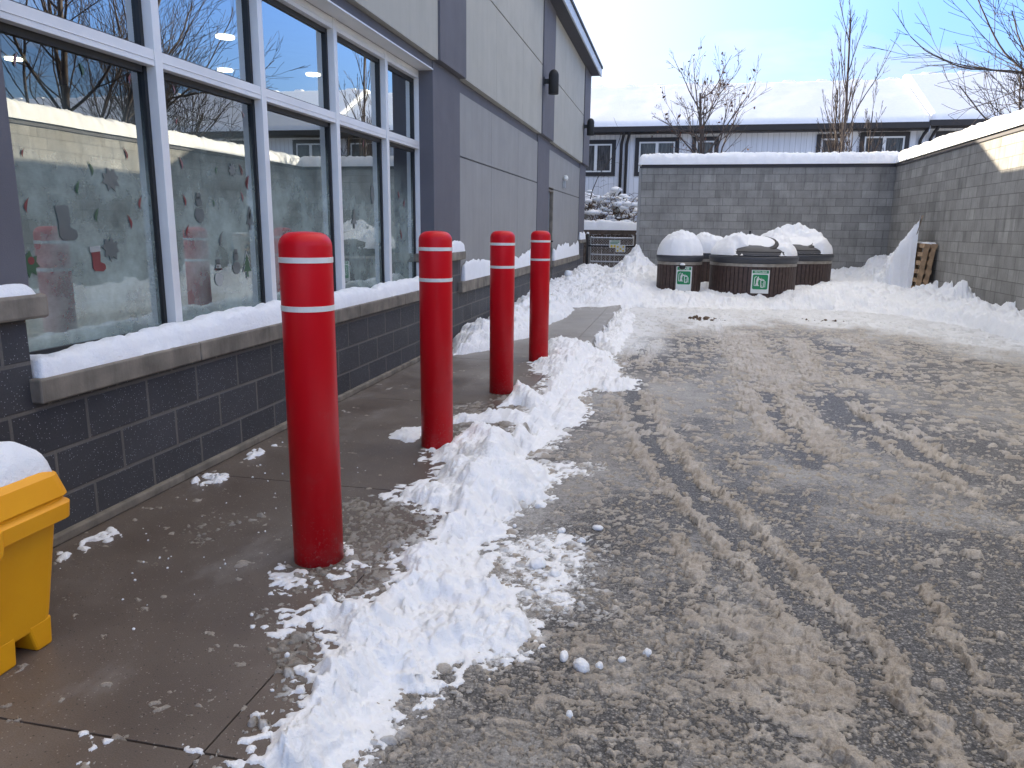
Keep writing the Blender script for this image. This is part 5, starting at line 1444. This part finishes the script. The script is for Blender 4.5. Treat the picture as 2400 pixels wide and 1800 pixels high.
# ------------------------------------------------------------------ trees
def grow(mb, p, d, length, rad, depth, rnd, prm, tips, mb2=None):
    """one limb and, recursively, what grows from it"""
    n = max(3, int(length / prm['seg']))
    pts = [p]; rads = [rad]
    cur = Vector(p); dr = Vector(d).normalized()
    for i in range(n):
        f = (i + 1) / n
        dr = (dr + Vector((rnd.gauss(0, prm['wig']), rnd.gauss(0, prm['wig']), rnd.gauss(0, prm['wig']) + prm['up'])) * (1 if depth else .35)).normalized()
        cur = cur + dr * (length / n)
        pts.append(cur.copy()); rads.append(max(rad * (1 - f * (.65 if depth else .55)), prm['rmin']))
    (mb if depth == 0 or mb2 is None else mb2).tube(pts, rads, 6 if rad > .03 else (4 if rad > .008 else 3), cap=False)
    if depth >= prm['depth']:
        tips.append(pts); return
    k = prm['kids'][depth]
    for j in range(k):
        f = prm['first'][depth] + (1 - prm['first'][depth]) * (j + rnd.random()) / k
        i = min(n, max(1, int(f * n)))
        base = pts[i]
        t = (pts[i] - pts[i - 1]).normalized()
        a = Vector((rnd.gauss(0, 1), rnd.gauss(0, 1), rnd.gauss(0, .5)))
        a = (a - t * a.dot(t)).normalized()
        ang = rnd.uniform(*prm['ang'][depth])
        nd_ = t * math.cos(ang) + a * math.sin(ang)
        ln_ = length * rnd.uniform(*prm['len'][depth]) * (1.05 - .45 * f)
        grow(mb, base, nd_, ln_, max(rads[i] * .52, prm['rmin']), depth + 1, rnd, prm, tips, mb2)
def tree(name, loc, h, rad, seed, prm, label, mat, stems=1, leaves=0, dirs=None, group=None):
    t = thing(name, loc, label, 'tree', group)
    rnd = random.Random(seed)
    tips = []
    tb, cb_ = MB(), MB()
    for s in range(stems):
        d = dirs[s] if dirs else (rnd.gauss(0, .05), rnd.gauss(0, .05), 1)
        grow(tb, Vector(loc) + Vector((rnd.gauss(0, .05) if s else 0, 0, -.1)), d, h * (1 if s == 0 else rnd.uniform(.7, .95)), rad * (1 if s == 0 else .7), 0, rnd, prm, tips, cb_)
    tb.build('trunk', mat, t, smooth=True)
    cb_.build('crown', mat, t, smooth=True)
    if leaves:
        lf = MB()
        for _ in range(leaves):
            p_ = rnd.choice(rnd.choice(tips)[1:])
            s = rnd.uniform(.03, .075)
            u = Vector((rnd.gauss(0, 1), rnd.gauss(0, 1), rnd.gauss(0, 1))).normalized(); w_ = u.cross(Vector((rnd.gauss(0, 1), rnd.gauss(0, 1), rnd.gauss(0, 1)))).normalized()
            c_ = p_ + Vector((rnd.gauss(0, .03), rnd.gauss(0, .03), -.03))
            lf.add([c_ - u * s, c_ + w_ * s * .5 + u * .01, c_ + u * s, c_ - w_ * s * .55], [(0, 1, 2, 3)])
        lf.build('dead_leaves', M['leaf'], t)
    return t
P_BIRCH = dict(seg=.16, wig=.10, up=.045, rmin=.0045, depth=3, kids=[17, 6, 4], first=[.50, .2, .2], ang=[(.55, 1.15), (.35, .8), (.3, .7)], len=[(.42, .66), (.35, .65), (.3, .6)])
P_COL = dict(seg=.2, wig=.055, up=.06, rmin=.005, depth=3, kids=[15, 5, 3], first=[.28, .15, .2], ang=[(.20, .42), (.2, .4), (.2, .45)], len=[(.22, .46), (.3, .5), (.3, .5)])
P_BIG = dict(seg=.22, wig=.075, up=.045, rmin=.0045, depth=3, kids=[12, 8, 6], first=[.22, .2, .2], ang=[(.45, 1.0), (.3, .7), (.3, .7)], len=[(.55, .85), (.38, .62), (.35, .6)])
P_FAN = dict(seg=.24, wig=.05, up=.05, rmin=.0045, depth=3, kids=[12, 8, 5], first=[.2, .2, .2], ang=[(.3, .7), (.3, .6), (.3, .7)], len=[(.6, .85), (.4, .6), (.35, .6)])
tree('birch_tree', (1.02, 24.0, 0), 5.5, .085, 17, P_BIRCH, 'small spreading tree with a few dead brown leaves behind the far wall', M['bark'], leaves=210)
tree('upright_tree', (4.70, 24.0, 0), 7.2, .055, 29, P_COL, 'slim upright bare tree with forked stem behind the far wall', M['bark'], stems=2, dirs=[(.02, 0, 1), (-.09, 0, 1)])
tree('upright_tree', (5.15, 24.3, 0), 4.9, .03, 31, P_COL, 'low bushy bare sapling at the foot of the slim upright tree', M['bark_dark'], stems=5, dirs=[(.0, 0, 1), (-.12, 0, 1), (.1, 0, 1), (-.22, 0, 1), (.18, 0, 1)])
BG = 'bare trees along the outside of the right wall'
tree('bare_tree', (8.7, 15.8, 0), 8.4, .10, 41, P_BIG, 'large bare tree whose branches reach in at the upper right corner', M['bark_dark'], group=BG, stems=3, dirs=[(-.05, 0, 1), (-.30, .1, 1), (.2, .1, 1)])
tree('bare_tree', (9.0, 19.0, 0), 6.0, .075, 43, P_BIG, 'bare tree with low arching branches over the right wall end', M['bark_dark'], group=BG, stems=4, dirs=[(-.1, 0, 1), (-.42, .05, 1), (-.25, -.1, 1), (.2, .1, 1)])
tree('bare_tree', (8.7, 9.6, 0), 8.6, .095, 47, P_FAN, 'bare thick-trunked tree mirrored in the first shop pane', M['bark'], group=BG, stems=2, dirs=[(0, 0, 1), (.15, .3, 1)])
tree('bare_tree', (9.0, 12.6, 0), 7.8, .06, 53, P_FAN, 'bare many-stemmed tree mirrored in the second shop pane', M['bark'], group=BG, stems=4, dirs=[(0, 0, 1), (.2, .2, 1), (-.1, -.25, 1), (.1, -.1, 1)])
tree('bare_tree', (10.4, 7.2, 0), 8.2, .065, 59, P_FAN, 'bare tree with upswept limbs mirrored left in the shop glass', M['bark'], group=BG, stems=3, dirs=[(0, 0, 1), (.2, .2, 1), (-.15, -.2, 1)])

# tangled shrub under snow
sb = thing('shrub', (-2.1, 25.6, 0), 'tangled brown shrub weighed down by snow behind the fence', 'shrub')
rnd = random.Random(8); tw = MB(); blobs = []
for i in range(330):
    a = rnd.uniform(0, 6.28); ln_ = rnd.uniform(.9, 2.0); up_ = rnd.uniform(.6, 1.35)
    b0 = Vector((-1.95 + rnd.gauss(0, .45), 25.6 + rnd.gauss(0, .35), rnd.uniform(.4, 1.5)))
    pts = []
    for k in range(9):
        f = k / 8
        pts.append(b0 + Vector((math.cos(a) * ln_ * f * .75 + rnd.gauss(0, .025), math.sin(a) * ln_ * f * .5 + rnd.gauss(0, .02), up_ * (1.75 * f - 1.05 * f * f) * 1.2 + rnd.gauss(0, .02))))
    tw.tube(pts, [.011 * (1 - .7 * q / 8) + .002 for q in range(9)], 3, cap=False)
    if rnd.random() < .75:
        blobs.append(pts[rnd.randint(3, 7)])
tw.build('twigs', simple('tan_twig', (.12, .075, .045), .9, var=.4, scale=15), sb)
ico = bmesh.new(); bmesh.ops.create_icosphere(ico, subdivisions=2, radius=1.0)
iv = np.array([q.co[:] for q in ico.verts]); itf = [[q.index for q in f.verts] for f in ico.faces]; ico.free()
bl = MB(); rb = np.random.default_rng(9)
for p_ in blobs:
    s = rb.uniform(.05, .15)
    n = 1 + .3 * np.sin(iv[:, 0] * 4 + p_.x * 9) * np.cos(iv[:, 1] * 5 + p_.z * 7)
    bl.add(iv * n[:, None] * s * np.array([1.3, 1.0, .6]) + np.array(p_[:]) + np.array([0, 0, s * .3]), itf)
tag(bl.build('snow_on_shrub', M['snow'], smooth=True), 'clumps of snow caught in the tangled shrub', 'snow', kind='stuff')
# a long whip of a branch leaning past the corner pier
wb = MB(); rnd = random.Random(4)
wb.tube([(-2.9, 25.2, 1.9), (-2.75, 25.2, 2.6), (-2.55, 25.2, 3.1), (-2.1, 25.2, 3.7), (-1.9, 25.2, 4.3), (-1.88, 25.2, 4.5)], [.02, .017, .014, .011, .008, .004], 5)
wb.tube([(-1.9, 25.2, 4.3), (-2.15, 25.2, 4.85)], [.006, .003], 4); wb.tube([(-1.9, 25.2, 4.3), (-1.8, 25.2, 4.42)], [.005, .003], 4)
for i in range(12):
    b0 = Vector((-2.75 + rnd.uniform(-.1, .6), 25.2, 2.6 + rnd.uniform(0, 1.0))); e_ = b0 + Vector((rnd.uniform(.1, .5), rnd.uniform(-.2, .2), rnd.uniform(-.1, .3)))
    wb.tube([b0, (b0 + e_) / 2 + Vector((0, 0, .05)), e_], [.006, .005, .003], 3)
tag(wb.build('leaning_branch', M['bark_dark']), 'thin bare branch rising past the far corner pier', 'branch')
